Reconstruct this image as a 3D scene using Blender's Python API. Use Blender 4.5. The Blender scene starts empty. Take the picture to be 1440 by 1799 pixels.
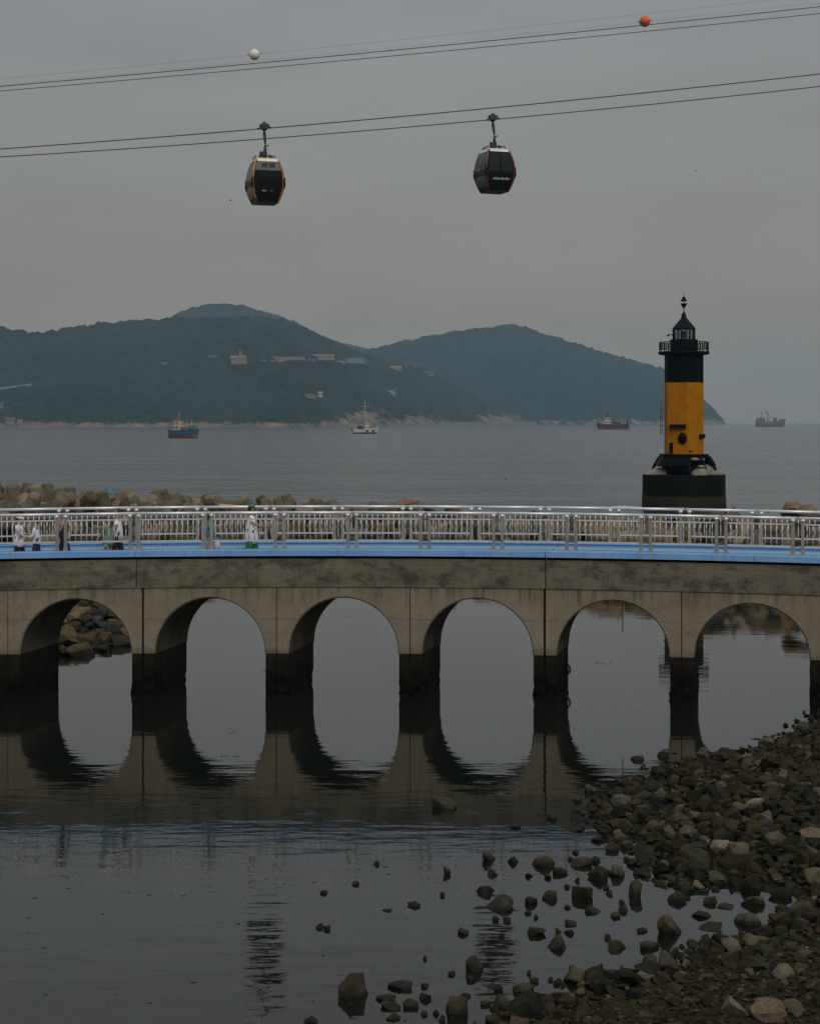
import bpy, bmesh, math, random
import numpy as np
from mathutils import Vector, Matrix, Euler, noise as mnoise

S = bpy.context.scene
COL = S.collection
R = math.radians
PI = math.pi
random.seed(7)
rng = np.random.default_rng(7)

# ------------------------------------------------------------------ camera, sky, sun, exposure
F, HY, H = 2880.0, 741.0, 9.94          # focal length in photo pixels, horizon row, eye height above the water (m)
cam = bpy.data.cameras.new('camera')
cam_o = bpy.data.objects.new('camera', cam); COL.objects.link(cam_o)
cam_o.location = (0, 0, H); cam_o.rotation_euler = (R(90), 0, 0)
cam.sensor_fit = 'AUTO'; cam.sensor_width = 36.0
cam.lens = 36.0 * F / 1799.0
cam.shift_y = -(899.5 - HY) / 1799.0
cam.clip_start = 0.5; cam.clip_end = 30000
S.camera = cam_o

SUN_EL, SUN_AZ = R(42), R(-160)          # high sun behind thick cloud, behind the viewer
W = bpy.data.worlds.new('World'); S.world = W; W.use_nodes = True
nt = W.node_tree; nt.nodes.clear()
def wn(t, **kw):
    n = nt.nodes.new(t)
    for k, v in kw.items(): setattr(n, k, v)
    return n
wout = wn('ShaderNodeOutputWorld'); wbg = wn('ShaderNodeBackground'); wbg.inputs[1].default_value = 0.1
sky = wn('ShaderNodeTexSky'); sky.sky_type = 'NISHITA'; sky.sun_disc = False
sky.sun_elevation = SUN_EL; sky.sun_rotation = SUN_AZ; sky.dust_density = 4.0; sky.air_density = 1.5
tc = wn('ShaderNodeTexCoord'); sep = wn('ShaderNodeSeparateXYZ'); nt.links.new(tc.outputs['Generated'], sep.inputs[0])
ramp = wn('ShaderNodeValToRGB')
cr = ramp.color_ramp
cr.elements[0].position = 0.0; cr.elements[0].color = (0.30, 0.225, 0.175, 1)
cr.elements[1].position = 1.0; cr.elements[1].color = (0.62, 0.63, 0.635, 1)
for p, c in ((0.06, (0.288, 0.241, 0.205)), (0.14, (0.274, 0.263, 0.252)), (0.25, (0.288, 0.292, 0.297)), (0.5, (0.436, 0.44, 0.438))):
    e = cr.elements.new(p); e.color = (*c, 1)
nt.links.new(sep.outputs['Z'], ramp.inputs[0])
mp = wn('ShaderNodeMapping'); mp.inputs['Scale'].default_value = (3.0, 3.0, 14.0)
nz = wn('ShaderNodeTexNoise'); nz.inputs['Scale'].default_value = 1.6; nz.inputs['Detail'].default_value = 4
nt.links.new(tc.outputs['Generated'], mp.inputs[0]); nt.links.new(mp.outputs[0], nz.inputs[0])
mr = wn('ShaderNodeMapRange'); mr.inputs['To Min'].default_value = 9.3; mr.inputs['To Max'].default_value = 10.7
mr.inputs['From Min'].default_value = 0.3; mr.inputs['From Max'].default_value = 0.7
nt.links.new(nz.outputs[0], mr.inputs[0])
mul = wn('ShaderNodeVectorMath', operation='SCALE'); nt.links.new(ramp.outputs[0], mul.inputs[0]); nt.links.new(mr.outputs[0], mul.inputs['Scale'])
bw = wn('ShaderNodeHueSaturation'); bw.inputs['Saturation'].default_value = 0.25; nt.links.new(sky.outputs[0], bw.inputs['Color'])
mx = wn('ShaderNodeMix', data_type='RGBA'); mx.inputs[0].default_value = 0.06
nt.links.new(mul.outputs[0], mx.inputs[6]); nt.links.new(bw.outputs[0], mx.inputs[7])
nt.links.new(mx.outputs[2], wbg.inputs[0]); nt.links.new(wbg.outputs[0], wout.inputs[0])

sun = bpy.data.lights.new('sun', 'SUN'); sun.energy = 1.25; sun.angle = R(30); sun.color = (1.0, 0.95, 0.88)
sun_o = bpy.data.objects.new('sun', sun); COL.objects.link(sun_o)
# direction towards the sun: azimuth SUN_AZ from +Y
sd = Vector((math.sin(-SUN_AZ) * math.cos(SUN_EL), math.cos(SUN_AZ) * math.cos(SUN_EL), math.sin(SUN_EL)))
sun_o.rotation_euler = sd.to_track_quat('Z', 'Y').to_euler()

S.view_settings.view_transform = 'Standard'; S.view_settings.look = 'None'
S.view_settings.gamma = 1.0; S.view_settings.use_curve_mapping = False
S.view_settings.exposure = -0.1
S.render.engine = 'CYCLES'
S.cycles.max_bounces = 6; S.cycles.diffuse_bounces = 3; S.cycles.glossy_bounces = 4; S.cycles.transparent_max_bounces = 12
S.cycles.volume_bounces = 0; S.cycles.use_denoising = True

# ------------------------------------------------------------------ pixel <-> place helpers (photo pixels)
def wx(px, Y): return (px - 720.0) / F * Y
def wz(py, Y): return H - (py - HY) * Y / F
def ground(px, py, z=0.0):
    Y = (H - z) * F / (py - HY); return Vector((wx(px, Y), Y, z))

# ------------------------------------------------------------------ object helpers
def tag(o, label=None, cat=None, group=None, kind=None):
    if label: o['label'] = label
    if cat: o['category'] = cat
    if group: o['group'] = group
    if kind: o['kind'] = kind
    return o
def link(o, parent=None):
    COL.objects.link(o)
    if parent is not None: o.parent = parent
    return o
def empty(name, loc=(0, 0, 0), rz=0.0):
    o = bpy.data.objects.new(name, None); o.empty_display_size = 0.3
    o.location = loc; o.rotation_euler = (0, 0, rz); COL.objects.link(o); return o
def mesh_obj(name, verts, faces, mat, parent=None, smooth=False):
    me = bpy.data.meshes.new(name); me.from_pydata([tuple(v) for v in verts], [], faces); me.update()
    if mat: me.materials.append(mat)
    if smooth: me.polygons.foreach_set('use_smooth', [True] * len(me.polygons))
    return link(bpy.data.objects.new(name, me), parent)
class MB:
    def __init__(s): s.v = []; s.f = []; s.sm = []
    def add(s, vs, fs, smooth=False):
        b = len(s.v); s.v += [tuple(v) for v in vs]; s.f += [tuple(i + b for i in f) for f in fs]; s.sm += [smooth] * len(fs); return s
    def box(s, c, d, m=None):
        x, y, z = (k / 2 for k in d)
        vs = [Vector((i * x, j * y, k * z)) for i in (-1, 1) for j in (-1, 1) for k in (-1, 1)]
        if m is not None: vs = [m @ v for v in vs]
        vs = [v + Vector(c) for v in vs]
        return s.add(vs, [(0, 1, 3, 2), (4, 6, 7, 5), (0, 4, 5, 1), (2, 3, 7, 6), (0, 2, 6, 4), (1, 5, 7, 3)])
    def tube(s, pts, r, n=8, caps=True):
        pts = [Vector(p) for p in pts]; rs = r if isinstance(r, (list, tuple)) else [r] * len(pts)
        vs = []; fs = []
        for i, p in enumerate(pts):
            t = (pts[min(i + 1, len(pts) - 1)] - pts[max(i - 1, 0)]).normalized()
            a = t.cross(Vector((0, 0, 1)))
            if a.length < 1e-3: a = t.cross(Vector((0, 1, 0)))
            a.normalize(); b = a.cross(t)
            for k in range(n):
                w = 2 * PI * k / n; vs.append(p + (a * math.cos(w) + b * math.sin(w)) * rs[i])
        for i in range(len(pts) - 1):
            for k in range(n):
                fs.append((i * n + k, i * n + (k + 1) % n, (i + 1) * n + (k + 1) % n, (i + 1) * n + k))
        if caps:
            fs.append(tuple(range(n - 1, -1, -1))); fs.append(tuple(range((len(pts) - 1) * n, len(pts) * n)))
        return s.add(vs, fs, True)
    def lathe(s, prof, n=24, c=(0, 0, 0), rot=0.0, smooth=True, caps=True):
        vs = []; fs = []; c = Vector(c)
        for r_, z in prof:
            for k in range(n):
                w = 2 * PI * k / n + rot; vs.append(c + Vector((r_ * math.cos(w), r_ * math.sin(w), z)))
        for i in range(len(prof) - 1):
            for k in range(n):
                fs.append((i * n + k, i * n + (k + 1) % n, (i + 1) * n + (k + 1) % n, (i + 1) * n + k))
        if caps:
            fs.append(tuple(range(n - 1, -1, -1))); fs.append(tuple(range((len(prof) - 1) * n, len(prof) * n)))
        return s.add(vs, fs, smooth)
    def ball(s, c, r, n=12, m=8):
        rx, ry, rz = r if isinstance(r, (list, tuple)) else (r, r, r); c = Vector(c); vs = []; fs = []
        for i in range(1, m):
            for k in range(n):
                th = PI * i / m; w = 2 * PI * k / n
                vs.append(c + Vector((rx * math.sin(th) * math.cos(w), ry * math.sin(th) * math.sin(w), rz * math.cos(th))))
        for i in range(m - 2):
            for k in range(n): fs.append((i * n + k, (i + 1) * n + k, (i + 1) * n + (k + 1) % n, i * n + (k + 1) % n))
        t = len(vs); vs.append(c + Vector((0, 0, rz))); b = len(vs); vs.append(c - Vector((0, 0, rz)))
        for k in range(n):
            fs.append((t, k, (k + 1) % n)); o = (m - 2) * n; fs.append((b, o + (k + 1) % n, o + k))
        return s.add(vs, fs, True)
    def mesh(s, name, mat):
        me = bpy.data.meshes.new(name); me.from_pydata(s.v, [], s.f); me.update()
        if mat: me.materials.append(mat)
        me.polygons.foreach_set('use_smooth', s.sm); return me
    def build(s, name, mat, parent=None, loc=None, bevel=0):
        o = link(bpy.data.objects.new(name, s.mesh(name, mat)), parent)
        if loc is not None: o.location = loc
        if bevel:
            b = o.modifiers.new('bevel', 'BEVEL'); b.width = bevel; b.segments = 2; b.limit_method = 'ANGLE'
        return o
def inst(me, name, loc, parent=None, rot=(0, 0, 0), sc=None):
    o = bpy.data.objects.new(name, me); o.location = loc; o.rotation_euler = rot
    if sc is not None: o.scale = sc
    return link(o, parent)

# ------------------------------------------------------------------ materials
def newmat(name):
    m = bpy.data.materials.new(name); m.use_nodes = True
    nt = m.node_tree; b = nt.nodes['Principled BSDF']
    return m, nt, b
def N(nt, t, **kw):
    n = nt.nodes.new(t)
    for k, v in kw.items(): setattr(n, k, v)
    return n
def mat(name, col, rough=0.6, metal=0.0, var=0.25, scale=3.0, bump=0.0, bscale=20.0, coat=0.0, rnd=0.0, spec=0.5):
    """plain painted/metal surface with grain and slight wear"""
    m, nt, b = newmat(name); L = nt.links
    tc = N(nt, 'ShaderNodeTexCoord'); n1 = N(nt, 'ShaderNodeTexNoise'); n1.inputs['Scale'].default_value = scale; n1.inputs['Detail'].default_value = 6
    L.new(tc.outputs['Object'], n1.inputs[0])
    r = N(nt, 'ShaderNodeMapRange'); r.inputs[1].default_value = 0.25; r.inputs[2].default_value = 0.75
    r.inputs[3].default_value = 1 - var; r.inputs[4].default_value = 1 + var; L.new(n1.outputs[0], r.inputs[0])
    fac = r.outputs[0]
    if rnd:
        oi = N(nt, 'ShaderNodeObjectInfo'); r2 = N(nt, 'ShaderNodeMapRange'); r2.inputs[3].default_value = 1 - rnd; r2.inputs[4].default_value = 1 + rnd
        L.new(oi.outputs['Random'], r2.inputs[0]); mm = N(nt, 'ShaderNodeMath', operation='MULTIPLY'); L.new(fac, mm.inputs[0]); L.new(r2.outputs[0], mm.inputs[1]); fac = mm.outputs[0]
    sc = N(nt, 'ShaderNodeVectorMath', operation='SCALE'); sc.inputs[0].default_value = col; L.new(fac, sc.inputs['Scale'])
    L.new(sc.outputs[0], b.inputs['Base Color'])
    b.inputs['Roughness'].default_value = rough; b.inputs['Metallic'].default_value = metal
    b.inputs['Coat Weight'].default_value = coat; b.inputs['Specular IOR Level'].default_value = spec
    if bump:
        n2 = N(nt, 'ShaderNodeTexNoise'); n2.inputs['Scale'].default_value = bscale; n2.inputs['Detail'].default_value = 5; L.new(tc.outputs['Object'], n2.inputs[0])
        bp = N(nt, 'ShaderNodeBump'); bp.inputs['Strength'].default_value = bump; bp.inputs['Distance'].default_value = 0.05; L.new(n2.outputs[0], bp.inputs['Height']); L.new(bp.outputs[0], b.inputs['Normal'])
    return m

def noise_node(nt, vec, scale, detail=5, rough=0.55, mscale=None):
    L = nt.links
    if mscale is not None:
        mpn = N(nt, 'ShaderNodeMapping'); mpn.inputs['Scale'].default_value = mscale; L.new(vec, mpn.inputs[0]); vec = mpn.outputs[0]
    n = N(nt, 'ShaderNodeTexNoise'); n.inputs['Scale'].default_value = scale; n.inputs['Detail'].default_value = detail; n.inputs['Roughness'].default_value = rough
    L.new(vec, n.inputs[0]); return n.outputs[0]
def rng_node(nt, val, a, b, c, d):
    r = N(nt, 'ShaderNodeMapRange'); r.inputs[1].default_value = a; r.inputs[2].default_value = b; r.inputs[3].default_value = c; r.inputs[4].default_value = d
    nt.links.new(val, r.inputs[0]); return r.outputs[0]
def mixc(nt, fac, a, b):
    m = N(nt, 'ShaderNodeMix', data_type='RGBA'); L = nt.links
    if isinstance(fac, float): m.inputs[0].default_value = fac
    else: L.new(fac, m.inputs[0])
    for i, v in ((6, a), (7, b)):
        if isinstance(v, tuple): m.inputs[i].default_value = (*v, 1)
        else: L.new(v, m.inputs[i])
    return m.outputs[2]
def mth(nt, op, a, b=None):
    m = N(nt, 'ShaderNodeMath', operation=op)
    for i, v in enumerate((a, b)):
        if v is None: continue
        if isinstance(v, (int, float)): m.inputs[i].default_value = v
        else: nt.links.new(v, m.inputs[i])
    return m.outputs[0]
def pos_nodes(nt):
    g = N(nt, 'ShaderNodeNewGeometry'); s = N(nt, 'ShaderNodeSeparateXYZ'); nt.links.new(g.outputs['Position'], s.inputs[0]); return g.outputs['Position'], s
def set_bump(nt, b, h, strength, dist):
    bp = N(nt, 'ShaderNodeBump'); bp.inputs['Strength'].default_value = strength; bp.inputs['Distance'].default_value = dist
    nt.links.new(h, bp.inputs['Height']); nt.links.new(bp.outputs[0], b.inputs['Normal'])

def concrete_mat(name, base, stain, stain_amt, patch=True):
    m, nt, b = newmat(name); L = nt.links; P, s = pos_nodes(nt)
    big = noise_node(nt, P, 0.5, 5); fine = noise_node(nt, P, 14, 6)
    streak = noise_node(nt, P, 1.0, 6, 0.65, (5.0, 5.0, 0.45))
    blot = noise_node(nt, P, 1.1, 8, 0.7, (1, 1, 1.8))
    c = mixc(nt, rng_node(nt, big, 0.3, 0.7, 0, 1), tuple(k * 0.86 for k in base), tuple(k * 1.1 for k in base))
    c = mixc(nt, rng_node(nt, streak, 0.5, 0.75, 0, 0.55 * stain_amt), c, stain)
    c = mixc(nt, rng_node(nt, blot, 0.47 if not patch else 0.5, 0.62 if not patch else 0.66, 0, stain_amt), c, stain)
    if patch:
        seam = mth(nt, 'MULTIPLY', rng_node(nt, mth(nt, 'ABSOLUTE', mth(nt, 'SUBTRACT', s.outputs['Z'], 2.72)), 0.012, 0.03, 1, 0), rng_node(nt, big, 0.42, 0.6, 0.0, 0.5))
        c = mixc(nt, seam, c, stain)
        run = noise_node(nt, P, 1.0, 5, 0.65, (3.2, 3.2, 0.25))
        c = mixc(nt, mth(nt, 'MULTIPLY', rng_node(nt, s.outputs['Z'], 3.0, 3.9, 0, 0.9), rng_node(nt, run, 0.47, 0.66, 0, 1)), c, (0.06, 0.048, 0.032))
        c = mixc(nt, mth(nt, 'MULTIPLY', rng_node(nt, mth(nt, 'ADD', s.outputs['Z'], rng_node(nt, blot, 0.3, 0.7, -0.2, 0.2)), 1.4, 1.75, 1, 0), 0.6), c, (0.05, 0.043, 0.03))
    rust = noise_node(nt, P, 2.2, 5, 0.7, (1.6, 1.6, 0.8))
    c = mixc(nt, rng_node(nt, rust, 0.62, 0.75, 0, 0.5), c, (0.16, 0.085, 0.04))
    sc = N(nt, 'ShaderNodeVectorMath', operation='SCALE'); L.new(c, sc.inputs[0]); L.new(rng_node(nt, fine, 0.3, 0.7, 0.85, 1.12), sc.inputs['Scale'])
    L.new(sc.outputs[0], b.inputs['Base Color']); b.inputs['Roughness'].default_value = 0.9; b.inputs['Specular IOR Level'].default_value = 0.08
    set_bump(nt, b, fine, 0.35, 0.02); return m
M = {}
M['concrete'] = concrete_mat('weathered concrete', (0.215, 0.187, 0.138), (0.10, 0.088, 0.068), 0.35)
M['beam'] = concrete_mat('stained beam concrete', (0.155, 0.14, 0.105), (0.052, 0.048, 0.038), 0.85, False)

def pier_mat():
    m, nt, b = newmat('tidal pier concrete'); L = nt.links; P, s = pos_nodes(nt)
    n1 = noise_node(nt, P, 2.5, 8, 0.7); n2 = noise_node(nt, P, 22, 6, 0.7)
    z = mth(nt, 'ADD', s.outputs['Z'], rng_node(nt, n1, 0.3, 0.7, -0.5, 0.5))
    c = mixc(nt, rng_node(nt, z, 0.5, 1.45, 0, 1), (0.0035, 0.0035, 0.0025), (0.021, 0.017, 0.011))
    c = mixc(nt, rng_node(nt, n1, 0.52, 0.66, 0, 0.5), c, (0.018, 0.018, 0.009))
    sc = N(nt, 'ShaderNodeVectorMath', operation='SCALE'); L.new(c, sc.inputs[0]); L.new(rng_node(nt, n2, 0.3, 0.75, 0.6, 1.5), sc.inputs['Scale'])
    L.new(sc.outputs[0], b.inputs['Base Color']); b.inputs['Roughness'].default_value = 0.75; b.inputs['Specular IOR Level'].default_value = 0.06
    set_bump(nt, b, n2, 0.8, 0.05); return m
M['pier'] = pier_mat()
M['joint'] = mat('dark joint filler', (0.006, 0.006, 0.005), 0.9, spec=0.02)
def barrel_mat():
    # soffit concrete, darker than the arch faces
    m, nt, b = newmat('dark soffit concrete'); L = nt.links; P, s = pos_nodes(nt)
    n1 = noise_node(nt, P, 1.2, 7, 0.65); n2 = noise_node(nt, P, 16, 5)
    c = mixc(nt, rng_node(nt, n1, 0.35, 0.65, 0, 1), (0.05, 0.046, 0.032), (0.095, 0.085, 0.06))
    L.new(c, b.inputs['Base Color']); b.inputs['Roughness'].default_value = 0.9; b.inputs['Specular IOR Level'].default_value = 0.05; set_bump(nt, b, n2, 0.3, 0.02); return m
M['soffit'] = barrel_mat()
def kerb_mat():
    m, nt, b = newmat('worn blue deck paint'); L = nt.links; P, s = pos_nodes(nt)
    n = noise_node(nt, P, 0.7, 5); st = noise_node(nt, P, 1.0, 6, 0.7, (6, 6, 0.5)); f = noise_node(nt, P, 9, 6, 0.75)
    c = mixc(nt, rng_node(nt, n, 0.3, 0.7, 0, 1), (0.15, 0.325, 0.62), (0.19, 0.385, 0.68))
    c = mixc(nt, rng_node(nt, st, 0.5, 0.74, 0, 0.5), c, (0.09, 0.14, 0.20)); c = mixc(nt, rng_node(nt, f, 0.62, 0.7, 0, 0.45), c, (0.30, 0.38, 0.48))
    L.new(c, b.inputs['Base Color']); b.inputs['Roughness'].default_value = 0.55; b.inputs['Specular IOR Level'].default_value = 0.3; return m
M['blue'] = kerb_mat()
M['bluetop'] = mat('sky lit blue surface', (0.22, 0.36, 0.50), 0.6, var=0.12, scale=1.2)  # greyer blue, sky light on level surfaces put into the colour
M['steel'] = mat('brushed stainless rail', (0.74, 0.75, 0.76), 0.42, 0.45, var=0.1, scale=6)
M['post'] = mat('grey aluminium post', (0.35, 0.35, 0.34), 0.45, 0.6, var=0.15, scale=4, rnd=0.1)
M['plate'] = mat('shade side rail plate', (0.15, 0.165, 0.185), 0.5, 0.3, var=0.12, scale=4)  # shade side of the far top rail put into this blue grey
M['rod'] = mat('pale aluminium baluster', (0.56, 0.56, 0.54), 0.5, 0.2, var=0.12, scale=4)

def rock_mat(name, cols, wet_z=0.14, wet=True, moss=0.5, tex=3.0):
    m, nt, b = newmat(name); L = nt.links; P, s = pos_nodes(nt)
    tcn = N(nt, 'ShaderNodeTexCoord'); oi = N(nt, 'ShaderNodeObjectInfo')
    # per-rock offset so the grain differs on shared meshes
    off = N(nt, 'ShaderNodeVectorMath', operation='ADD'); L.new(P, off.inputs[0]); L.new(oi.outputs['Location'], off.inputs[1])
    n1 = noise_node(nt, off.outputs[0], tex, 7, 0.65); n2 = noise_node(nt, off.outputs[0], tex * 7, 6, 0.7)
    isl = N(nt, 'ShaderNodeNewGeometry').outputs['Random Per Island']
    rr = mth(nt, 'FRACT', mth(nt, 'ADD', oi.outputs['Random'], mth(nt, 'MULTIPLY', isl, 3.7)))
    rp = N(nt, 'ShaderNodeValToRGB'); cr = rp.color_ramp
    cr.elements[0].color = (*cols[0], 1); cr.elements[1].color = (*cols[-1], 1)
    for i in range(1, len(cols) - 1):
        e = cr.elements.new(i / (len(cols) - 1)); e.color = (*cols[i], 1)
    L.new(rr, rp.inputs[0])
    c = rp.outputs[0]
    sc = N(nt, 'ShaderNodeVectorMath', operation='SCALE'); L.new(c, sc.inputs[0]); L.new(rng_node(nt, n1, 0.28, 0.72, 0.5, 1.45), sc.inputs['Scale'])
    c = sc.outputs[0]
    if moss: c = mixc(nt, rng_node(nt, noise_node(nt, off.outputs[0], tex * 0.6, 5), 0.5, 0.68, 0, moss), c, (0.045, 0.048, 0.018))
    sc2 = N(nt, 'ShaderNodeVectorMath', operation='SCALE'); L.new(c, sc2.inputs[0]); L.new(rng_node(nt, n2, 0.3, 0.75, 0.75, 1.25), sc2.inputs['Scale']); c = sc2.outputs[0]
    rough = 0.8
    if wet:
        zz = mth(nt, 'ADD', s.outputs['Z'], rng_node(nt, n1, 0.3, 0.7, -0.09 * max(1, wet_z * 3), 0.09 * max(1, wet_z * 3)))
        w = rng_node(nt, zz, wet_z * 0.4, wet_z, 1, 0)
        c = mixc(nt, mth(nt, 'MULTIPLY', w, 0.85), c, (0.014, 0.014, 0.008))
        L.new(rng_node(nt, w, 0, 1, 0.8, 0.4), b.inputs['Roughness'])
    else: b.inputs['Roughness'].default_value = rough
    L.new(c, b.inputs['Base Color']); b.inputs['Specular IOR Level'].default_value = 0.09; set_bump(nt, b, n2, 0.7, 0.04)
    return m
M['rock'] = rock_mat('shore rock', [(0.022, 0.021, 0.014), (0.04, 0.036, 0.024), (0.065, 0.056, 0.036), (0.026, 0.026, 0.023), (0.085, 0.072, 0.048), (0.035, 0.036, 0.032), (0.06, 0.042, 0.027), (0.036, 0.034, 0.018)], 0.16, True, 0.6, 3.5)
M['bankrock'] = rock_mat('rubble mass rock', [(0.012, 0.011, 0.007), (0.032, 0.026, 0.014), (0.02, 0.018, 0.010), (0.016, 0.016, 0.013), (0.10, 0.083, 0.052), (0.024, 0.024, 0.019), (0.04, 0.028, 0.017), (0.02, 0.019, 0.008), (0.034, 0.031, 0.018)], 0.10, True, 0.6, 3.5)
M['boulder'] = rock_mat('breakwater boulder', [(0.055, 0.05, 0.035), (0.13, 0.10, 0.05), (0.07, 0.068, 0.058), (0.045, 0.042, 0.033), (0.11, 0.085, 0.045)], 0.35, True, 0.3, 1.0)
M['tanrock'] = rock_mat('tan boulder', [(0.16, 0.115, 0.072), (0.21, 0.14, 0.082), (0.13, 0.11, 0.08), (0.10, 0.08, 0.06)], 0.3, True, 0.15, 1.0)
M['core'] = rock_mat('dark bank core', [(0.02, 0.018, 0.013), (0.028, 0.024, 0.016)], 0.35, True, 0.3, 1.0)
M['tetrapod'] = rock_mat('tetrapod concrete', [(0.165, 0.132, 0.09), (0.12, 0.105, 0.07), (0.20, 0.155, 0.112), (0.09, 0.08, 0.056), (0.15, 0.11, 0.075)], 0.6, True, 0.45, 0.7)
def soil_mat():
    m, nt, b = newmat('wet gravelly sand'); L = nt.links; P, s = pos_nodes(nt)
    n1 = noise_node(nt, P, 0.9, 6); n2 = noise_node(nt, P, 26, 6, 0.75)
    c = mixc(nt, rng_node(nt, n1, 0.35, 0.65, 0, 1), (0.020, 0.014, 0.0075), (0.034, 0.026, 0.015))
    c = mixc(nt, rng_node(nt, n2, 0.58, 0.72, 0, 0.8), c, (0.09, 0.08, 0.056))
    sc = N(nt, 'ShaderNodeVectorMath', operation='SCALE'); L.new(c, sc.inputs[0]); L.new(rng_node(nt, s.outputs['Z'], 0.02, 0.12, 0.5, 1), sc.inputs['Scale'])
    L.new(sc.outputs[0], b.inputs['Base Color']); b.inputs['Roughness'].default_value = 0.8; b.inputs['Specular IOR Level'].default_value = 0.1; set_bump(nt, b, n2, 0.9, 0.05); return m
M['soil'] = soil_mat()

def lagoon_mat():
    m, nt, b = newmat('calm lagoon water'); L = nt.links; P, s = pos_nodes(nt)
    b.inputs['Base Color'].default_value = (0.006, 0.0085, 0.0065, 1); b.inputs['Roughness'].default_value = 0.012; b.inputs['IOR'].default_value = 1.52
    r1 = noise_node(nt, P, 1.0, 2, 0.5, (0.55, 1.5, 1)); r2 = noise_node(nt, P, 1.0, 3, 0.5, (1.3, 3.6, 1)); r3 = noise_node(nt, P, 1.0, 2, 0.5, (0.16, 0.5, 1))
    big = noise_node(nt, P, 0.12, 3)
    y = s.outputs['Y']
    # sheltered and glassy under and behind the bridge, lightly ruffled in front of it
    front = rng_node(nt, y, 44, 50, 1, 0); near = rng_node(nt, y, 35, 30, 0, 1); mid = rng_node(nt, y, 50, 62, 0.40, 0.30)
    amp = mth(nt, 'ADD', mth(nt, 'MULTIPLY', front, rng_node(nt, big, 0.35, 0.65, 0.26, 0.62)), mid)
    h = mth(nt, 'ADD', mth(nt, 'MULTIPLY', r1, 1.0), mth(nt, 'MULTIPLY', r2, 0.38))
    h = mth(nt, 'ADD', h, mth(nt, 'MULTIPLY', r3, 1.2))
    h = mth(nt, 'MULTIPLY', h, amp)
    set_bump(nt, b, h, 1.0, 0.013); return m
M['lagoon'] = lagoon_mat()
def sea_mat():
    m, nt, b = newmat('choppy grey sea'); L = nt.links; P, s = pos_nodes(nt)
    b.inputs['Base Color'].default_value = (0.034, 0.041, 0.043, 1); b.inputs['Roughness'].default_value = 0.16; b.inputs['IOR'].default_value = 1.46
    r0 = noise_node(nt, P, 0.05, 4, 0.6, (0.35, 1, 1)); r1 = noise_node(nt, P, 0.27, 3, 0.55, (0.9, 0.55, 1)); r2 = noise_node(nt, P, 1.6, 3, 0.6, (0.6, 1, 1)); pt = noise_node(nt, P, 0.02, 5, 0.65, (0.3, 1, 1))
    w = rng_node(nt, pt, 0.46, 0.62, 0.35, 1.7)
    h = mth(nt, 'ADD', mth(nt, 'MULTIPLY', r0, 3.0), mth(nt, 'MULTIPLY', w, mth(nt, 'ADD', mth(nt, 'MULTIPLY', r1, 4.0), mth(nt, 'MULTIPLY', r2, 0.25))))
    set_bump(nt, b, h, 1.0, 0.34); return m
M['sea'] = sea_mat()
def hill_mat():
    m, nt, b = newmat('forested hill'); L = nt.links; P, s = pos_nodes(nt)
    at = N(nt, 'ShaderNodeAttribute', attribute_name='bare'); at.attribute_type = 'GEOMETRY'
    n1 = noise_node(nt, P, 0.004, 6); n2 = noise_node(nt, P, 0.05, 6, 0.7); n3 = noise_node(nt, P, 0.03, 7, 0.7)
    c = mixc(nt, rng_node(nt, n1, 0.35, 0.65, 0, 1), (0.012, 0.0175, 0.0165), (0.022, 0.0285, 0.022))
    sc = N(nt, 'ShaderNodeVectorMath', operation='SCALE'); L.new(c, sc.inputs[0]); L.new(rng_node(nt, n2, 0.3, 0.7, 0.3, 1.8), sc.inputs['Scale'])
    rock = mixc(nt, rng_node(nt, n3, 0.35, 0.65, 0, 1), (0.06, 0.05, 0.042), (0.22, 0.175, 0.14))
    f = rng_node(nt, mth(nt, 'ADD', at.outputs['Fac'], rng_node(nt, n3, 0.3, 0.7, -0.35, 0.35)), 0.42, 0.6, 0, 1)
    L.new(mixc(nt, f, sc.outputs[0], rock), b.inputs['Base Color']); b.inputs['Roughness'].default_value = 0.95; b.inputs['Specular IOR Level'].default_value = 0.1
    return m
M['hill'] = hill_mat()
M['black'] = mat('black marine paint', (0.0035, 0.0045, 0.0045), 0.6, var=0.4, scale=1.0, spec=0.06)
M['blackmetal'] = mat('black metal', (0.005, 0.006, 0.006), 0.5, 0.0, spec=0.08)
def yellow_mat():
    m, nt, b = newmat('weathered yellow paint'); L = nt.links; P, s = pos_nodes(nt)
    st = noise_node(nt, P, 1.2, 6, 0.7, (2.2, 2.2, 0.35)); n = noise_node(nt, P, 0.9, 6, 0.7); ch = noise_node(nt, P, 2.2, 7, 0.75)
    c = mixc(nt, rng_node(nt, n, 0.3, 0.7, 0, 1), (0.31, 0.115, 0.001), (0.44, 0.17, 0.002))
    c = mixc(nt, rng_node(nt, st, 0.52, 0.78, 0, 0.75), c, (0.15, 0.05, 0.006))
    c = mixc(nt, rng_node(nt, mth(nt, 'SUBTRACT', ch, rng_node(nt, s.outputs['Z'], 6.4, 9.6, 0.0, 0.22)), 0.62, 0.66, 0, 0.9), c, (0.03, 0.025, 0.018))
    L.new(c, b.inputs['Base Color']); b.inputs['Roughness'].default_value = 0.6; b.inputs['Specular IOR Level'].default_value = 0.12; return m
M['yellow'] = yellow_mat()
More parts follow.
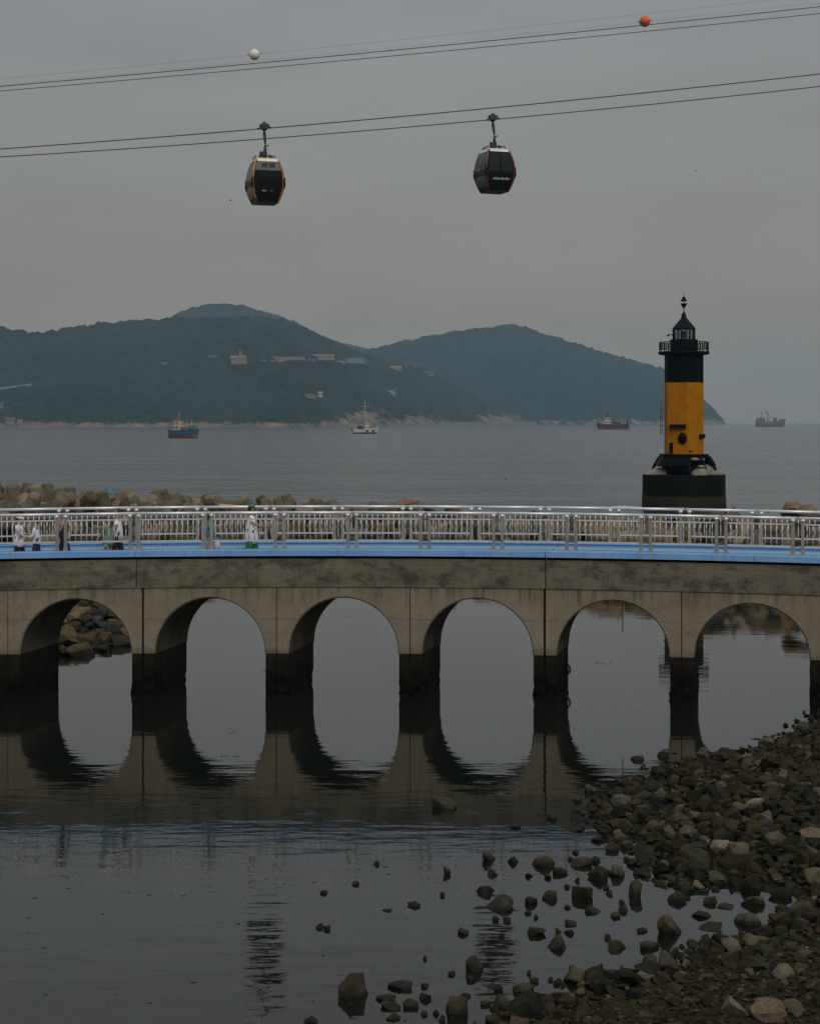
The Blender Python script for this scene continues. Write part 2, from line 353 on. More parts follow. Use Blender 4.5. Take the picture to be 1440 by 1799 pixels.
def drum_mat():
    m, nt, b = newmat('black base with tidal growth'); L = nt.links; P, s = pos_nodes(nt)
    n = noise_node(nt, P, 1.6, 7, 0.7); z = mth(nt, 'ADD', s.outputs['Z'], rng_node(nt, n, 0.3, 0.7, -0.25, 0.25))
    c = mixc(nt, rng_node(nt, z, 1.5, 1.62, 1, 0), (0.004, 0.005, 0.005), (0.030, 0.024, 0.012))
    c = mixc(nt, rng_node(nt, z, 0.2, 0.9, 0.8, 0), c, (0.012, 0.010, 0.006))
    c = mixc(nt, rng_node(nt, n, 0.66, 0.74, 0, 0.25), c, (0.05, 0.05, 0.045))
    b.inputs['Specular IOR Level'].default_value = 0.06
    L.new(c, b.inputs['Base Color']); b.inputs['Roughness'].default_value = 0.7; set_bump(nt, b, n, 0.5, 0.1); return m
M['drum'] = drum_mat()
M['greystone'] = mat('pale grey fender stone', (0.20, 0.18, 0.155), 0.85, var=0.3, scale=1.5)
M['cable'] = mat('steel cable', (0.07, 0.075, 0.08), 0.5, 0.4)
M['thincable'] = mat('thin grey wire', (0.22, 0.23, 0.24), 0.5, 0.3)
M['orange'] = mat('orange marker paint', (0.72, 0.10, 0.02), 0.45, var=0.1)
M['white'] = mat('white paint', (0.74, 0.74, 0.71), 0.45, var=0.1)
M['haze'] = None
def glass_mat(name, tint, trans, rough=0.06):
    m, nt, b = newmat(name); L = nt.links
    b.inputs['Base Color'].default_value = (*tint, 1); b.inputs['Roughness'].default_value = rough; b.inputs['Specular IOR Level'].default_value = 0.22
    tr = N(nt, 'ShaderNodeBsdfTransparent'); tr.inputs[0].default_value = (0.75, 0.8, 0.82, 1)
    ms = N(nt, 'ShaderNodeMixShader'); ms.inputs[0].default_value = trans
    L.new(b.outputs[0], ms.inputs[1]); L.new(tr.outputs[0], ms.inputs[2]); L.new(ms.outputs[0], nt.nodes['Material Output'].inputs[0]); return m
M['darkglass'] = glass_mat('dark cabin glass', (0.006, 0.008, 0.009), 0.12)
M['sideglass'] = glass_mat('cabin side glass', (0.11, 0.13, 0.145), 0.35)  # sky light in the side windows put into the pale base
M['lampglass'] = glass_mat('lantern glass', (0.25, 0.27, 0.27), 0.93)
M['cabinframe'] = mat('orange cabin frame', (0.42, 0.14, 0.02), 0.4, var=0.25, coat=0.2)
M['cabinframe_red'] = mat('dark red cabin frame', (0.13, 0.018, 0.008), 0.4, var=0.2, coat=0.2)
M['cabinblack'] = mat('black cabin shell', (0.007, 0.007, 0.007), 0.45, var=0.1, spec=0.2)
M['cabinroof'] = mat('highlit roof trim', (0.82, 0.80, 0.76), 0.22, 0.5, var=0.05)  # white roof highlight of the red cabin put into the base colour
M['cabinroof_dull'] = mat('dull roof trim', (0.62, 0.55, 0.47), 0.4, 0.2, var=0.2, scale=9)
M['hanger'] = mat('dark hanger steel', (0.045, 0.047, 0.05), 0.45, 0.6)
M['lettering'] = mat('pale cabin lettering', (0.45, 0.45, 0.43), 0.5)

# ------------------------------------------------------------------ water
# breakwater line: photo column -> row of the lagoon-side water edge and crest (distance, height)
BW_U = np.array([-420, -150, 0, 105, 180, 240, 290, 330, 400, 500, 620, 840, 1100, 1400, 1560, 1900], float)
BW_YW = np.array([60, 66, 68, 69.5, 71.5, 74, 92, 112, 119, 121, 122, 112, 104, 97, 94, 90], float)
BW_YC = np.array([100, 104, 110, 113, 116, 119, 125, 128, 129, 129, 129, 119.5, 111, 104, 102, 98], float)
BW_ZC = np.array([5.6, 5.5, 5.2, 5.0, 4.75, 4.5, 4.2, 4.05, 3.85, 3.65, 3.35, 3.3, 3.5, 4.0, 4.1, 4.0], float)
def bw(u): return np.interp(u, BW_U, BW_YW), np.interp(u, BW_U, BW_YC), np.interp(u, BW_U, BW_ZC)
us = np.linspace(-420, 1900, 60)
line = [(-320.0, 118.0)] + [(wx(u, bw(u)[1] + 1), bw(u)[1] + 1) for u in us] + [(320.0, 112.0)]
vs = [(x, -40, 0) for x, y in line] + [(x, y, 0) for x, y in line]; n = len(line)
lag = mesh_obj('lagoon_water', vs, [(i, i + 1, n + i + 1, n + i) for i in range(n - 1)], M['lagoon'])
tag(lag, kind='structure')
x0, y0 = line[0]; x1, y1 = line[-1]
vs = [(x, y, 0) for x, y in line] + [(np.sign(x) * abs(x) * 28.0, 11800, 0) for x, y in line]
vs += [(-8990, y0, 0), (-8990, 11800, 0), (8990, y1, 0), (8990, 11800, 0)]
fs = [(i, i + 1, n + i + 1, n + i) for i in range(n - 1)] + [(2 * n, 0, n, 2 * n + 1), (n - 1, 2 * n + 2, 2 * n + 3, 2 * n - 1)]
sea = mesh_obj('sea', vs, fs, M['sea']); tag(sea, kind='structure')

# ------------------------------------------------------------------ hills across the water
def fbm(x, y, o=4, sd=0.0):
    return mnoise.fractal(Vector((x, y, sd)), 0.9, 2.0, o)
def hill(name, ridge, ys, yr, sd, bare_fn, step=3.0, rows=90, back=500, canopy=7.5, gully=0.10, shape=1.0):
    ru = [p[0] for p in ridge]; rv = [p[1] for p in ridge]
    U = np.arange(ru[0], ru[-1] + 0.1, step); T = np.concatenate([np.linspace(0, 1, rows), np.linspace(1.06, 2, 14)])
    verts = []; bare = []
    ysu = lambda u: float(np.interp(u, [q[0] for q in ys], [q[1] for q in ys]))
    def pt(u, t, can=True):
        a = ysu(u); d = a + yr * min(t, 1.0) + max(t - 1, 0) * back
        zr = wz(float(np.interp(u, ru, rv)), a + yr)
        if t <= 1:
            g = 0.5 * t ** shape + 0.5 * math.sin(t * PI / 2)
            gl = fbm(u * 0.008, t * 2.2, 4, sd) * gully * math.sin(PI * min(1, t * 1.02)) if t < 1 else 0
            z = max(zr, -2) * max(0, g + gl)
        else: z = max(zr, -2) * (1 - (t - 1) ** 1.5) - 6 * (t - 1)
        x = wx(u, d)
        if can and zr > 3:
            k = min(1, z / 14.0) if z > 0 else 0
            z += canopy * k * (mnoise.noise(Vector((x / 11.0, d / 22.0, sd))) + 0.7 * mnoise.noise(Vector((x / 26.0, d / 45.0, sd + 4))))
        return x, d, z
    for t in T:
        for u in U:
            x, d, z = pt(u, t)
            if t == 0: z = -2.0
            verts.append((x, d, z)); bare.append(bare_fn(u, HY + (H - z) * F / d, z, t))
    m = len(U); faces = [(j * m + i, j * m + i + 1, (j + 1) * m + i + 1, (j + 1) * m + i) for j in range(len(T) - 1) for i in range(m - 1)]
    o = mesh_obj(name, verts, faces, M['hill'], smooth=True); tag(o, kind='structure')
    a = o.data.attributes.new('bare', 'FLOAT', 'POINT'); a.data.foreach_set('value', bare)
    def locate(u, py):
        best = None
        for t in np.linspace(0.02, 1, 220):
            x, d, z = pt(u, t, False); q = HY + (H - z) * F / d
            if best is None or abs(q - py) < best[0]: best = (abs(q - py), x, d, z)
        return Vector(best[1:])
    return locate
def bump1(u, c, w): return max(0.0, 1 - ((u - c) / w) ** 2)
def bare_main(u, py, z, t):
    b = 0.75 if z < 9 else 0.0
    b = max(b, 0.85 * bump1(u, 640, 75) * max(0, 1 - (746 - py) / 52.0))       # pale cliff by the white boat
    b = max(b, 0.8 * bump1(u, 585, 30) * max(0, 1 - (746 - py) / 26.0))
    b = max(b, 0.8 * bump1(u, 740, 70) * max(0, 1 - (746 - py) / 34.0), 0.85 * bump1(u, 880, 75) * max(0, 1 - (746 - py) / 36.0))
    b = max(b, 0.65 * bump1(u, 690, 12) * max(0, 1 - abs(py - 690) / 16.0))
    b = max(b, 0.8 * (450 < u < 645) * max(0, 1 - abs(py - 633 - max(0, u - 560) * .06) / 3.2), 0.6 * bump1(u, 420, 30) * max(0, 1 - abs(py - 634) / 6.0), 0.6 * bump1(u, 548, 34) * max(0, 1 - abs(py - 697) / 6.0))
    b = max(b, 0.55 * bump1(u, 500, 40) * max(0, 1 - abs(py - 664 - (u - 500) * .35) / 4.0))
    b = max(b, 0.6 * bump1(u, 60, 90) * max(0, 1 - (750 - py) / 14.0))
    return b
main_hill = hill('hill', [(-260, 600), (-100, 588), (0, 577), (35, 580), (70, 585), (100, 581), (150, 572), (220, 565), (300, 559), (350, 558), (430, 557), (470, 558), (500, 563), (530, 574), (560, 590), (600, 606), (640, 620), (700, 640), (740, 647), (790, 668), (830, 690), (860, 710), (890, 725), (920, 736), (955, 750)],
     [(-260, 2850), (500, 2900), (700, 3500), (955, 4600)], 1150, 1.3, bare_main, 2.6, 110)
hill('hill', [(270, 590), (288, 568), (300, 558), (318, 546), (345, 539), (362, 534), (380, 533), (410, 535), (432, 537), (450, 544), (490, 554), (520, 566), (560, 587), (600, 602), (640, 611), (680, 622), (720, 660)],
     [(270, 6600), (720, 6600)], 900, 5.1, lambda u, py, z, t: 0.0, 3.0, 60)
def bare_right(u, py, z, t):
    b = 0.6 if z < 14 else 0
    return max(b, 0.8 * bump1(u, 1235, 45) * max(0, 1 - (744 - py) / 20.0), 0.62 * bump1(u, 1060, 120) * max(0, 1 - (744 - py) / 16.0))
hill('hill', [(520, 660), (600, 630), (650, 613), (700, 601), (760, 588), (830, 578), (880, 571), (900, 571), (925, 574), (960, 588), (1010, 603), (1060, 618), (1100, 630), (1130, 638), (1165, 647), (1200, 672), (1230, 697), (1250, 716), (1262, 730), (1276, 746)],
     [(520, 5400), (1276, 5600)], 900, 9.4, bare_right, 2.6, 90)
# haze: pale sea air that fades the far hills
def haze():
    m = bpy.data.materials.new('sea haze'); m.use_nodes = True; nt = m.node_tree; nt.nodes.clear()
    o = nt.nodes.new('ShaderNodeOutputMaterial'); v = nt.nodes.new('ShaderNodeVolumePrincipled')
    v.inputs['Color'].default_value = (0.50, 0.80, 1.0, 1); v.inputs['Density'].default_value = 7.0e-5; v.inputs['Anisotropy'].default_value = 0.0
    nt.links.new(v.outputs[0], o.inputs['Volume'])
    h = MB().box((0, 5850, 210), (18100, 12300, 428)).build('haze', m); tag(h, kind='stuff')
haze()

# ------------------------------------------------------------------ buildings on the far hill
M['wallpale'] = mat('pale rendered wall', (0.19, 0.175, 0.155), 0.8, scale=0.1)
M['wallpink'] = mat('pink rendered wall', (0.20, 0.145, 0.12), 0.8, scale=0.1)
M['roofred'] = mat('red tiled roof', (0.20, 0.085, 0.065), 0.8, scale=0.1)
M['rooftan'] = mat('tan roof', (0.22, 0.15, 0.11), 0.8, scale=0.1)
M['villawhite'] = mat('white villa wall', (0.45, 0.44, 0.42), 0.8, scale=0.1)
M['winglass'] = mat('dark window pane', (0.03, 0.035, 0.04), 0.2)
def house(name, px, py, w, hgt, label, wall, roof, floors=1, depth=None, style='gable', windows=0, cat='building'):
    """w, hgt in photo pixels; stands on the forested hill"""
    p = main_hill(px, py); s = p.y / F; w *= s; hgt *= s; d = depth * s if depth else w * 0.5
    t = empty(name, (p.x, p.y - 6, p.z - 2)); tag(t, label, cat)
    MB().box((0, 0, hgt / 2), (w, d, hgt)).build('wall', M[wall], t)
    rf = MB(); e = 1.0
    if style == 'gable':
        rf.add([(-w / 2 - e, -d / 2 - e, hgt), (w / 2 + e, -d / 2 - e, hgt), (w / 2 + e, d / 2 + e, hgt), (-w / 2 - e, d / 2 + e, hgt), (-w / 2 - e, 0, hgt + d * .3), (w / 2 + e, 0, hgt + d * .3)],
               [(0, 1, 5, 4), (2, 3, 4, 5), (0, 4, 3), (1, 2, 5), (3, 2, 1, 0)])
    elif style == 'flat': rf.box((0, 0, hgt + .5), (w + e, d + e, 1.0))
    else: rf.lathe([(w * .5, hgt), (w * .12, hgt + w * .45), (w * .03, hgt + w * .95)], 8, rot=PI / 8)
    rf.build('roof', M[roof], t)
    for i in range(windows):
        MB().box(((i + .5) / windows * w - w / 2, -d / 2 - .1, hgt * .55), (w / windows * .55, .3, hgt * .35)).build('window', M['winglass'], t)
    return t, p, s
house('pavilion', 291, 642, 11, 5, 'small tan pavilion alone in the trees left of the spired hall', 'rooftan', 'rooftan', style='gable')
house('pavilion', 375, 627, 15, 3, 'low tan roof among trees just left of the spired hall', 'rooftan', 'rooftan', style='flat')
t, p, s = house('spired_hall', 420, 637, 27, 10, 'pinkish hall with a tall pointed spire on the wooded hillside', 'wallpink', 'rooftan')
sp = MB(); sp.lathe([(4 * s, 5 * s), (4 * s, 12 * s), (2.2 * s, 17 * s), (0.2 * s, 26 * s)], 8, (3 * s, -2, 0), smooth=False); sp.build('spire', M['wallpink'], t)
MB().box((-6 * s, -4, 3 * s), (13 * s, 8, 9 * s)).build('wing', M['wallpale'], t); MB().box((9 * s, -5, 1 * s), (9 * s, 8, 7 * s)).build('wing', M['wallpale'], t)
MB().lathe([(7 * s, 9 * s), (3 * s, 14 * s), (0.3 * s, 18 * s)], 4, (7 * s, 2, 0), rot=PI / 4, smooth=False).build('tower_roof', M['roofred'], t)
house('long_building', 500, 631, 72, 5, 'long low pale building on the hillside right of the spired hall', 'wallpale', 'rooftan', style='flat', depth=8)
house('long_building', 562, 631, 52, 7, 'long pale building with a red roof below the hill ridge', 'wallpale', 'roofred', style='gable', depth=12)
house('long_building', 613, 637, 56, 9, 'short pale building stepping down at the right end of the red roofed one', 'wallpale', 'wallpale', style='flat', depth=8)
house('house', 692, 650, 26, 5, 'reddish roofed house on the spur of the wooded hill', 'wallpink', 'rooftan', depth=12)
house('house', 752, 660, 20, 8, 'dull brown house above the steep spur facing the sea', 'rooftan', 'rooftan', style='flat', windows=3)
house('villa', 540, 698, 24, 7, 'grey villa in a clearing halfway up the wooded hill', 'wallpale', 'wallpale', style='flat', windows=4)
house('villa', 563, 696, 8, 9, 'bright white villa tower at the right of the hillside clearing', 'villawhite', 'villawhite', style='flat', windows=2)
house('house', 20, 742, 16, 10, 'pale stepped house on the far shore at the left edge', 'wallpale', 'wallpale', style='flat', windows=3)
house('house', 37, 742, 9, 8, 'blue grey shed beside the stepped house on the far shore', 'wallpale', 'winglass', style='flat')
house('house', 2, 716, 10, 9, 'pale house among trees above the far shore at left edge', 'wallpink', 'rooftan', style='flat', windows=2)
# hill road, a pale ribbon climbing at the left edge
pts = [main_hill(u, 689 - u * 0.135) for u in range(-60, 64, 6)]
vs = []; fs = []
for i, p in enumerate(pts):
    vs += [(p.x, p.y - 14, p.z + 5), (p.x, p.y - 4, p.z + 8.2)]
    if i: fs.append((2 * i - 2, 2 * i, 2 * i + 1, 2 * i - 1))
tag(mesh_obj('hill_road', vs, fs, M['wallpale']), kind='structure')
# masts on the summit
for px, py, hh, lab in ((343, 548, 14, 'thin lattice mast on the left shoulder of the summit'), (470, 556, 14, 'thin mast on the right slope of the summit'), (609, 608, 8, 'small mast with a crossbar on the saddle between the hills')):
    Y = 7200.0; b = MB(); z0 = wz(py, Y); s = Y / F
    b.tube([(0, 0, -6), (0, 0, hh * s)], [1.1, .5], 6); b.box((0, 0, hh * s * .7), (5, 1, .8)); b.box((0, 0, hh * s), (6, 1, .8))
    o = b.build('mast', M['thincable'], None, (wx(px, Y), Y, z0)); tag(o, lab, 'mast')

# ------------------------------------------------------------------ ships
M['hullblue'] = mat('blue ship hull', (0.02, 0.09, 0.19), 0.5, var=0.2, scale=.3)
M['hullred'] = mat('red lead hull', (0.22, 0.05, 0.04), 0.6, var=0.3, scale=.3)
M['hulldark'] = mat('dark green grey hull', (0.022, 0.03, 0.032), 0.5, scale=.3)
M['hullwhite'] = mat('white ship hull', (0.44, 0.44, 0.41), 0.5, scale=.3)
M['hullgrey'] = mat('blue grey hull', (0.11, 0.13, 0.14), 0.5, scale=.2)
M['cream'] = mat('cream deckhouse', (0.38, 0.36, 0.31), 0.5, scale=.3)
M['greentarp'] = mat('green deck cover', (0.05, 0.14, 0.08), 0.7)
M['rust'] = mat('rusty brown deck', (0.20, 0.12, 0.08), 0.8)
def hull(L, B, fb, bow, n=14, sheer=0.35):
    """hull along +X (bow), waterline z=0"""
    b = MB(); vs = []; fs = []
    for i in range(n + 1):
        t = i / n; x = (t - 0.5) * L
        w = B / 2 * min(1, (1 - t) ** 0.55 * 1.6, 0.82 + t * 1.2) if t < 1 else 0.02 * B
        z = fb * (1 + sheer * ((t - .4) / .6) ** 2 if t > .4 else 1 + sheer * .5 * ((.4 - t) / .4) ** 2)
        xr = x + (bow * (t ** 4)); xs = x - (0 if t > .1 else 0)
        k = 0.78 if t < .9 else 0.45
        vs += [(x, -w * k * .8, -0.8), (x + (xr - x) * .4, -w * .95, z * .45), (xr, -w, z), (xr, w, z), (x + (xr - x) * .4, w * .95, z * .45), (x, w * k * .8, -0.8)]
    for i in range(n):
        for k in range(5):
            a = i * 6 + k; fs.append((a, a + 1, a + 7, a + 6))
    fs.append(tuple(range(6))); fs.append(tuple(n * 6 + k for k in range(5, -1, -1)))
    b.add(vs, fs); return b
def deckhouse(parent, x, w, d, z0, tiers, mw, name='deckhouse', hgt=None):
    h = hgt or 2.6; z = z0
    for i in range(tiers):
        k = 1 - .18 * i
        o = MB().box((x, 0, z + h / 2), (w * k, d * k, h)).build(name, M[mw], parent)
        nw = max(2, int(w * k / 2.4))
        for sgn in (-1, 1):
            for q in range(nw):
                inst(WINME, 'window', (x + (q + .5) / nw * w * k - w * k / 2, sgn * d * k / 2, z + h * .62), o, sc=(w * k / nw * .55, .12, h * .3))
        z += h
    return z
WINME = MB().box((0, 0, 0), (1, 1, 1)).mesh('window', M['winglass'])
def ship(px, wl, label, yaw, group='ships at anchor off the hills'):
    p = ground(px, wl); t = empty('ship', p, yaw); tag(t, label, 'ship', group); return t, p.y / F
# blue ship, seen from its port quarter
t, s = ship(324, 769, 'small blue cargo ship with cream deckhouse and red waterline', R(-38))
L = 50 * s / math.cos(R(38)); fb = 12.5 * s
hull(L, L * .34, fb, L * .08, sheer=.28).build('hull', M['hullblue'], t)
hull(L * 1.004, L * .342, fb * .33, 0, sheer=0).build('boot_topping', M['hullred'], t)
hull(L * 1.01, L * .36, fb * .12, L * .08, sheer=0).build('rubbing_strake', M['hulldark'], t).location.z = fb * .9
z = deckhouse(t, -L * .24, L * .26, L * .24, fb, 2, 'cream', hgt=3.0)
MB().box((-L * .3, L * .0, z + 1.0), (1.6, 1.6, 2.4)).build('funnel', M['rust'], t)
MB().tube([(-L * .2, 0, z - 1), (-L * .2, 0, z + 5)], .15, 6).build('mast', M['cream'], t)
MB().tube([(L * .3, 0, fb), (L * .3, 0, fb + 7)], .16, 6).tube([(L * .3, 0, fb + 2), (L * .05, 0, fb + 6)], .12, 6).build('cargo_boom', M['cream'], t)
MB().box((L * .08, 0, fb + 1.2), (L * .26, L * .2, 2.2)).build('hatch_cover', M['rust'], t, bevel=.2)
MB().box((L * .34, 0, fb * 1.15 + 1.2), (L * .12, L * .2, 2.6)).build('deck_tarpaulin', M['greentarp'], t, bevel=.4)
# white fishing boat with tall mast
t, s = ship(641, 762, 'white fishing boat with a tall mast in front of the pale cliff', R(12))
L = 42 * s; fb = 7.5 * s
hull(L, L * .26, fb, L * .07, sheer=.7).build('hull', M['hullwhite'], t)
hull(L * 1.003, L * .262, fb * .3, 0, sheer=0).build('boot_topping', M['hulldark'], t)
z = deckhouse(t, L * .08, L * .2, L * .16, fb, 2, 'hullwhite', hgt=2.7)
MB().box((-L * .2, 0, fb + 1.6), (L * .22, L * .17, 3.0)).build('net_shelter', M['hulldark'], t, bevel=.3)
MB().tube([(L * .0, 0, fb), (L * .0, 0, 60 * s)], [.34, .16], 6).box((0, 0, 48 * s), (4.6, .3, .3)).box((0, 0, 31 * s), (3.6, .3, .3)).build('mast', M['cream'], t)
MB().tube([(L * .3, 0, fb), (L * .3, 0, 34 * s)], [.24, .12], 6).build('mast', M['cream'], t)
for a, b_ in (((0, 0, 50 * s), (L * .52, 0, fb * 1.6)), ((0, 0, 50 * s), (-L * .46, 0, fb * 1.2))): MB().tube([a, b_], .06, 5).build('stay', M['thincable'], t)
for x, sgn in ((.07, -1), (.33, -1)):
    MB().lathe([(.5, -.3), (1.0, -.2), (1.0, .2), (.5, .3)], 12).build('tyre_fender', M['black'], t, (x * L, -L * .135 + x * L * .06, fb * .65)).rotation_euler = (R(90), 0, 0)
MB().box((-L * .55, 0, fb * 1.0), (L * .05, 1.6, 1.6)).build('stern_roller', M['hulldark'], t)
MB().tube([(L * .38, 0, fb * 1.3), (L * .44, 0, fb * 2.3)], .3, 6).build('line_hauler', M['hulldark'], t)
# dark ship
t, s = ship(1077, 754.5, 'dark hulled ship with a pale bridge house left of the lighthouse', R(176))
L = 54 * s; fb = 9 * s
hull(L, L * .2, fb, L * .05, sheer=.3).build('hull', M['hulldark'], t)
hull(L * 1.003, L * .202, fb * .3, 0, sheer=0).build('boot_topping', M['hullred'], t)
z = deckhouse(t, L * .2, L * .22, L * .14, fb, 2, 'cream', hgt=4.6)
MB().lathe([(L * .045, z - 2), (L * .04, z + 6)], 12, (L * .2, 0, 0)).build('funnel', M['hulldark'], t)
MB().tube([(L * .24, 0, z), (L * .24, 0, z + 13 * s)], [.6, .3], 6).build('mast', M['rust'], t)
MB().tube([(-L * .34, 0, fb), (-L * .34, 0, fb + 14 * s)], [.8, .3], 6).tube([(-L * .34, 0, fb + 3 * s), (-L * .05, 0, fb + 10 * s)], .4, 6).build('derrick', M['rust'], t)
MB().box((-L * .1, 0, fb + 1.8), (L * .3, L * .12, 3.4)).build('hatch_cover', M['hulldark'], t)
MB().box((-L * .44, 0, fb + 3), (L * .07, L * .12, 6)).build('forecastle', M['hulldark'], t)
# hazy ship on the horizon
t, s = ship(1352, 749.5, 'hazy grey ship with tall yellowish tower on the horizon at right', R(4), 'ships at anchor off the hills')
L = 50 * s; fb = 9 * s
hull(L, L * .2, fb, L * .06, sheer=.5).build('hull', M['hullgrey'], t)
hull(L * 1.003, L * .202, fb * .3, 0, sheer=0).build('boot_topping', M['hullred'], t)
z = deckhouse(t, -L * .33, L * .26, L * .15, fb, 1, 'rust', hgt=6 * s)
MB().box((-L * .27, 0, fb + 12 * s), (L * .1, L * .1, 12 * s)).build('tower', M['cream'], t)
MB().box((0, 0, fb + 4 * s), (L * .2, L * .14, 8 * s)).build('bridge_house', M['cream'], t)
MB().tube([(-L * .02, 0, fb + 8 * s), (-L * .14, 0, fb + 18 * s)], 1.2, 6).build('crane_boom', M['rust'], t)
MB().box((L * .17, 0, fb + 3.4 * s), (L * .09, L * .12, 7 * s)).build('winch_house', M['hullgrey'], t)
MB().box((L * .42, 0, fb * 1.35), (L * .12, L * .1, 2.4 * s)).build('forecastle', M['hullgrey'], t)
# float buoy
p = ground(888, 842); b = MB(); b.ball((0, 0, .1), .27, 10, 8); b.tube([(0, 0, .3), (0, 0, .5)], .04, 6)
tag(b.build('buoy', mat('faded red float', (.30, .10, .07), .6), None, p), 'small red float buoy on the open sea left of the lighthouse', 'buoy')

# ------------------------------------------------------------------ lighthouse
LY = H * F / (898 - HY) + 4.2; LX = wx(1200.5, LY); LS = F / LY
def lz(py): return wz(py, LY)
lh = empty('lighthouse', (LX, LY, 0)); tag(lh, 'black and yellow lighthouse tower on a round black base in the sea', 'lighthouse')
zb = lz(833)
rb = 72 / LS
d_ = MB(); d_.lathe([(rb * .99, -3), (rb * 1.02, 0.1), (rb * 1.01, 1.6), (rb, 1.75), (rb, zb - .12), (rb * .985, zb)], 64); d_.build('base_drum', M['drum'], lh)
# iron rungs up the drum
RG = MB().tube([(-.38, 0, 0), (-.38, -.16, 0), (.38, -.16, 0), (.38, 0, 0)], .05, 6).mesh('rung', M['blackmetal'])
an = R(-118)
for i in range(7): inst(RG, 'rung', ((rb) * math.cos(an), rb * math.sin(an), zb - .35 - i * .47), lh, (0, 0, an + PI / 2))
MB().box((0, 0, 0), (.7, .05, 1.5)).build('algae_patch', mat('green weed', (0.006, 0.018, 0.009), 0.8, var=.6, scale=2), lh, (rb * 1.015 * math.cos(an), rb * 1.015 * math.sin(an), .9)).rotation_euler = (0, 0, an + PI / 2)
z1 = lz(797.5); z2 = lz(816); z3 = lz(822)
HR = PI / 2 + PI / 6 * 0
def hexrot(): return -PI / 2           # one hexagon corner faces the viewer
MB().lathe([(2.2, zb - .05), (2.15, z3 + .3)], 24).build('inner_drum', M['black'], lh)
MB().lathe([(2.62, z2 + .1), (2.45, z1 - .02)], 6, rot=hexrot(), smooth=False).build('collar_core', M['black'], lh)
# sloping skirt plates on the left, open ribs elsewhere
for k in range(6):
    a0 = hexrot() + k * PI / 3; a1 = a0 + PI / 3
    def q(r_, a, z): return (r_ * math.cos(a), r_ * math.sin(a), z)
    if k != 0:
        ro = 3.6; ri = 2.75
        sk = MB(); t_ = .12
        vs = [q(ri, a0, z1 - .15), q(ri, a1, z1 - .15), q(ro, a1, z2 - .05), q(ro, a0, z2 - .05), q(ri - t_, a0, z1 - .3), q(ri - t_, a1, z1 - .3), q(ro - t_, a1, z2 - .2), q(ro - t_, a0, z2 - .2)]
        sk.add(vs, [(0, 1, 2, 3), (7, 6, 5, 4), (0, 4, 5, 1), (1, 5, 6, 2), (2, 6, 7, 3), (3, 7, 4, 0)]); sk.build('skirt_plate', M['black'], lh)
for k in range(12):
    if k in (11, 9, 10): continue
    a = hexrot() + k * PI / 6
    pts = [(2.5, z1 - .1), (3.0, z1 - .45), (3.5, z2 - .05), (3.72, z3 - .1), (3.74, zb)]
    MB().tube([(r_ * math.cos(a), r_ * math.sin(a), z) for r_, z in pts], .17, 6).build('rib', M['black'], lh)
MB().lathe([(2.9, z1 - .42), (2.95, z1 - .15), (2.95, z1), (2.2, z1 + .02)], 6, rot=hexrot(), smooth=False).build('collar_cap', M['black'], lh)
# pale fender stones leaning on the drum top
def wedge(ang, r0, w, l, h_, lab=None):
    a = R(ang); b = MB(); n = 7; vs = []; fs = []
    prof = [(0, 1.0), (.3, 1.05), (.6, .85), (.85, .5), (1.0, .12)]
    for i, (t, k) in enumerate(prof):
        for j in range(n):
            th = PI * j / (n - 1); vs.append((t * l, math.cos(th) * w * .5 * (.6 + .4 * k), math.sin(th) * h_ * k))
    for i in range(len(prof) - 1):
        for j in range(n - 1): fs.append((i * n + j, i * n + j + 1, (i + 1) * n + j + 1, (i + 1) * n + j))
        fs.append((i * n, (i + 1) * n, (i + 1) * n + n - 1, i * n + n - 1))
    fs.append(tuple(range(n - 1, -1, -1))); fs.append(tuple(range((len(prof) - 1) * n, len(prof) * n)))
    b.add(vs, fs, False); o = b.build('fender_stone', M['greystone'], lh, (r0 * math.cos(a), r0 * math.sin(a), zb - .02), bevel=.05); o.rotation_euler = (0, 0, a); return o
wedge(190, 2.3, 1.7, 2.45, .75); wedge(-20, 1.9, 2.2, 2.6, 1.15).scale = (1, 1, 1); o = wedge(-72, 2.0, 2.0, 1.5, .85); o.rotation_euler = (0, 0, R(-168)); o.location = (1.75, -2.9, zb - .02)
o = wedge(5, 2.4, 1.6, 2.1, .6); o.rotation_euler = (0, R(-14), R(-4)); o.location.z = zb + .25
for x, y, z, r_ in ((.75, -2.65, z1 - .55, .34), (1.55, -2.35, z1 - .6, .3), (1.4, -3.3, zb + .95, .28)):
    MB().ball((0, 0, 0), (r_ * 1.5, r_, r_ * .6), 10, 6).build('fender_stone', M['greystone'], lh, (x, y, z))
zy = lz(672.5); zg = lz(622.5); RC = 31.2 / LS / math.sin(R(60))
tap = 1.0
MB().lathe([(RC * 1.01, z1), (RC, zy)], 6, rot=hexrot(), smooth=False).build('yellow_tower', M['yellow'], lh)
MB().lathe([(RC, zy), (RC, zg)], 6, rot=hexrot(), smooth=False).build('black_tower', M['black'], lh)
def face_pt(px, py, out=.0):
    """point on the hexagon's two faces that look at the viewer"""
    x = (px - 1200.5) / LS; y = -(RC - abs(x) / math.tan(R(60))) ; nrm = Vector((math.copysign(.5, x), -.866, 0)); return Vector((x, y, lz(py))) + nrm * out, math.copysign(R(30), x)
def plate(name, px, py, w, h_, m_, th=.12, out=.03):
    p_, rz_ = face_pt(px, py, out); o = MB().box((0, 0, 0), (w / LS / .866, th, h_ / LS)).build(name, m_, lh, p_, bevel=.02); o.rotation_euler = (0, 0, rz_); return o
plate('door_canopy', 1186, 749, 24, 7, M['black'], .5, .2)
plate('door', 1190, 766, 12, 22, M['yellow'], .1)
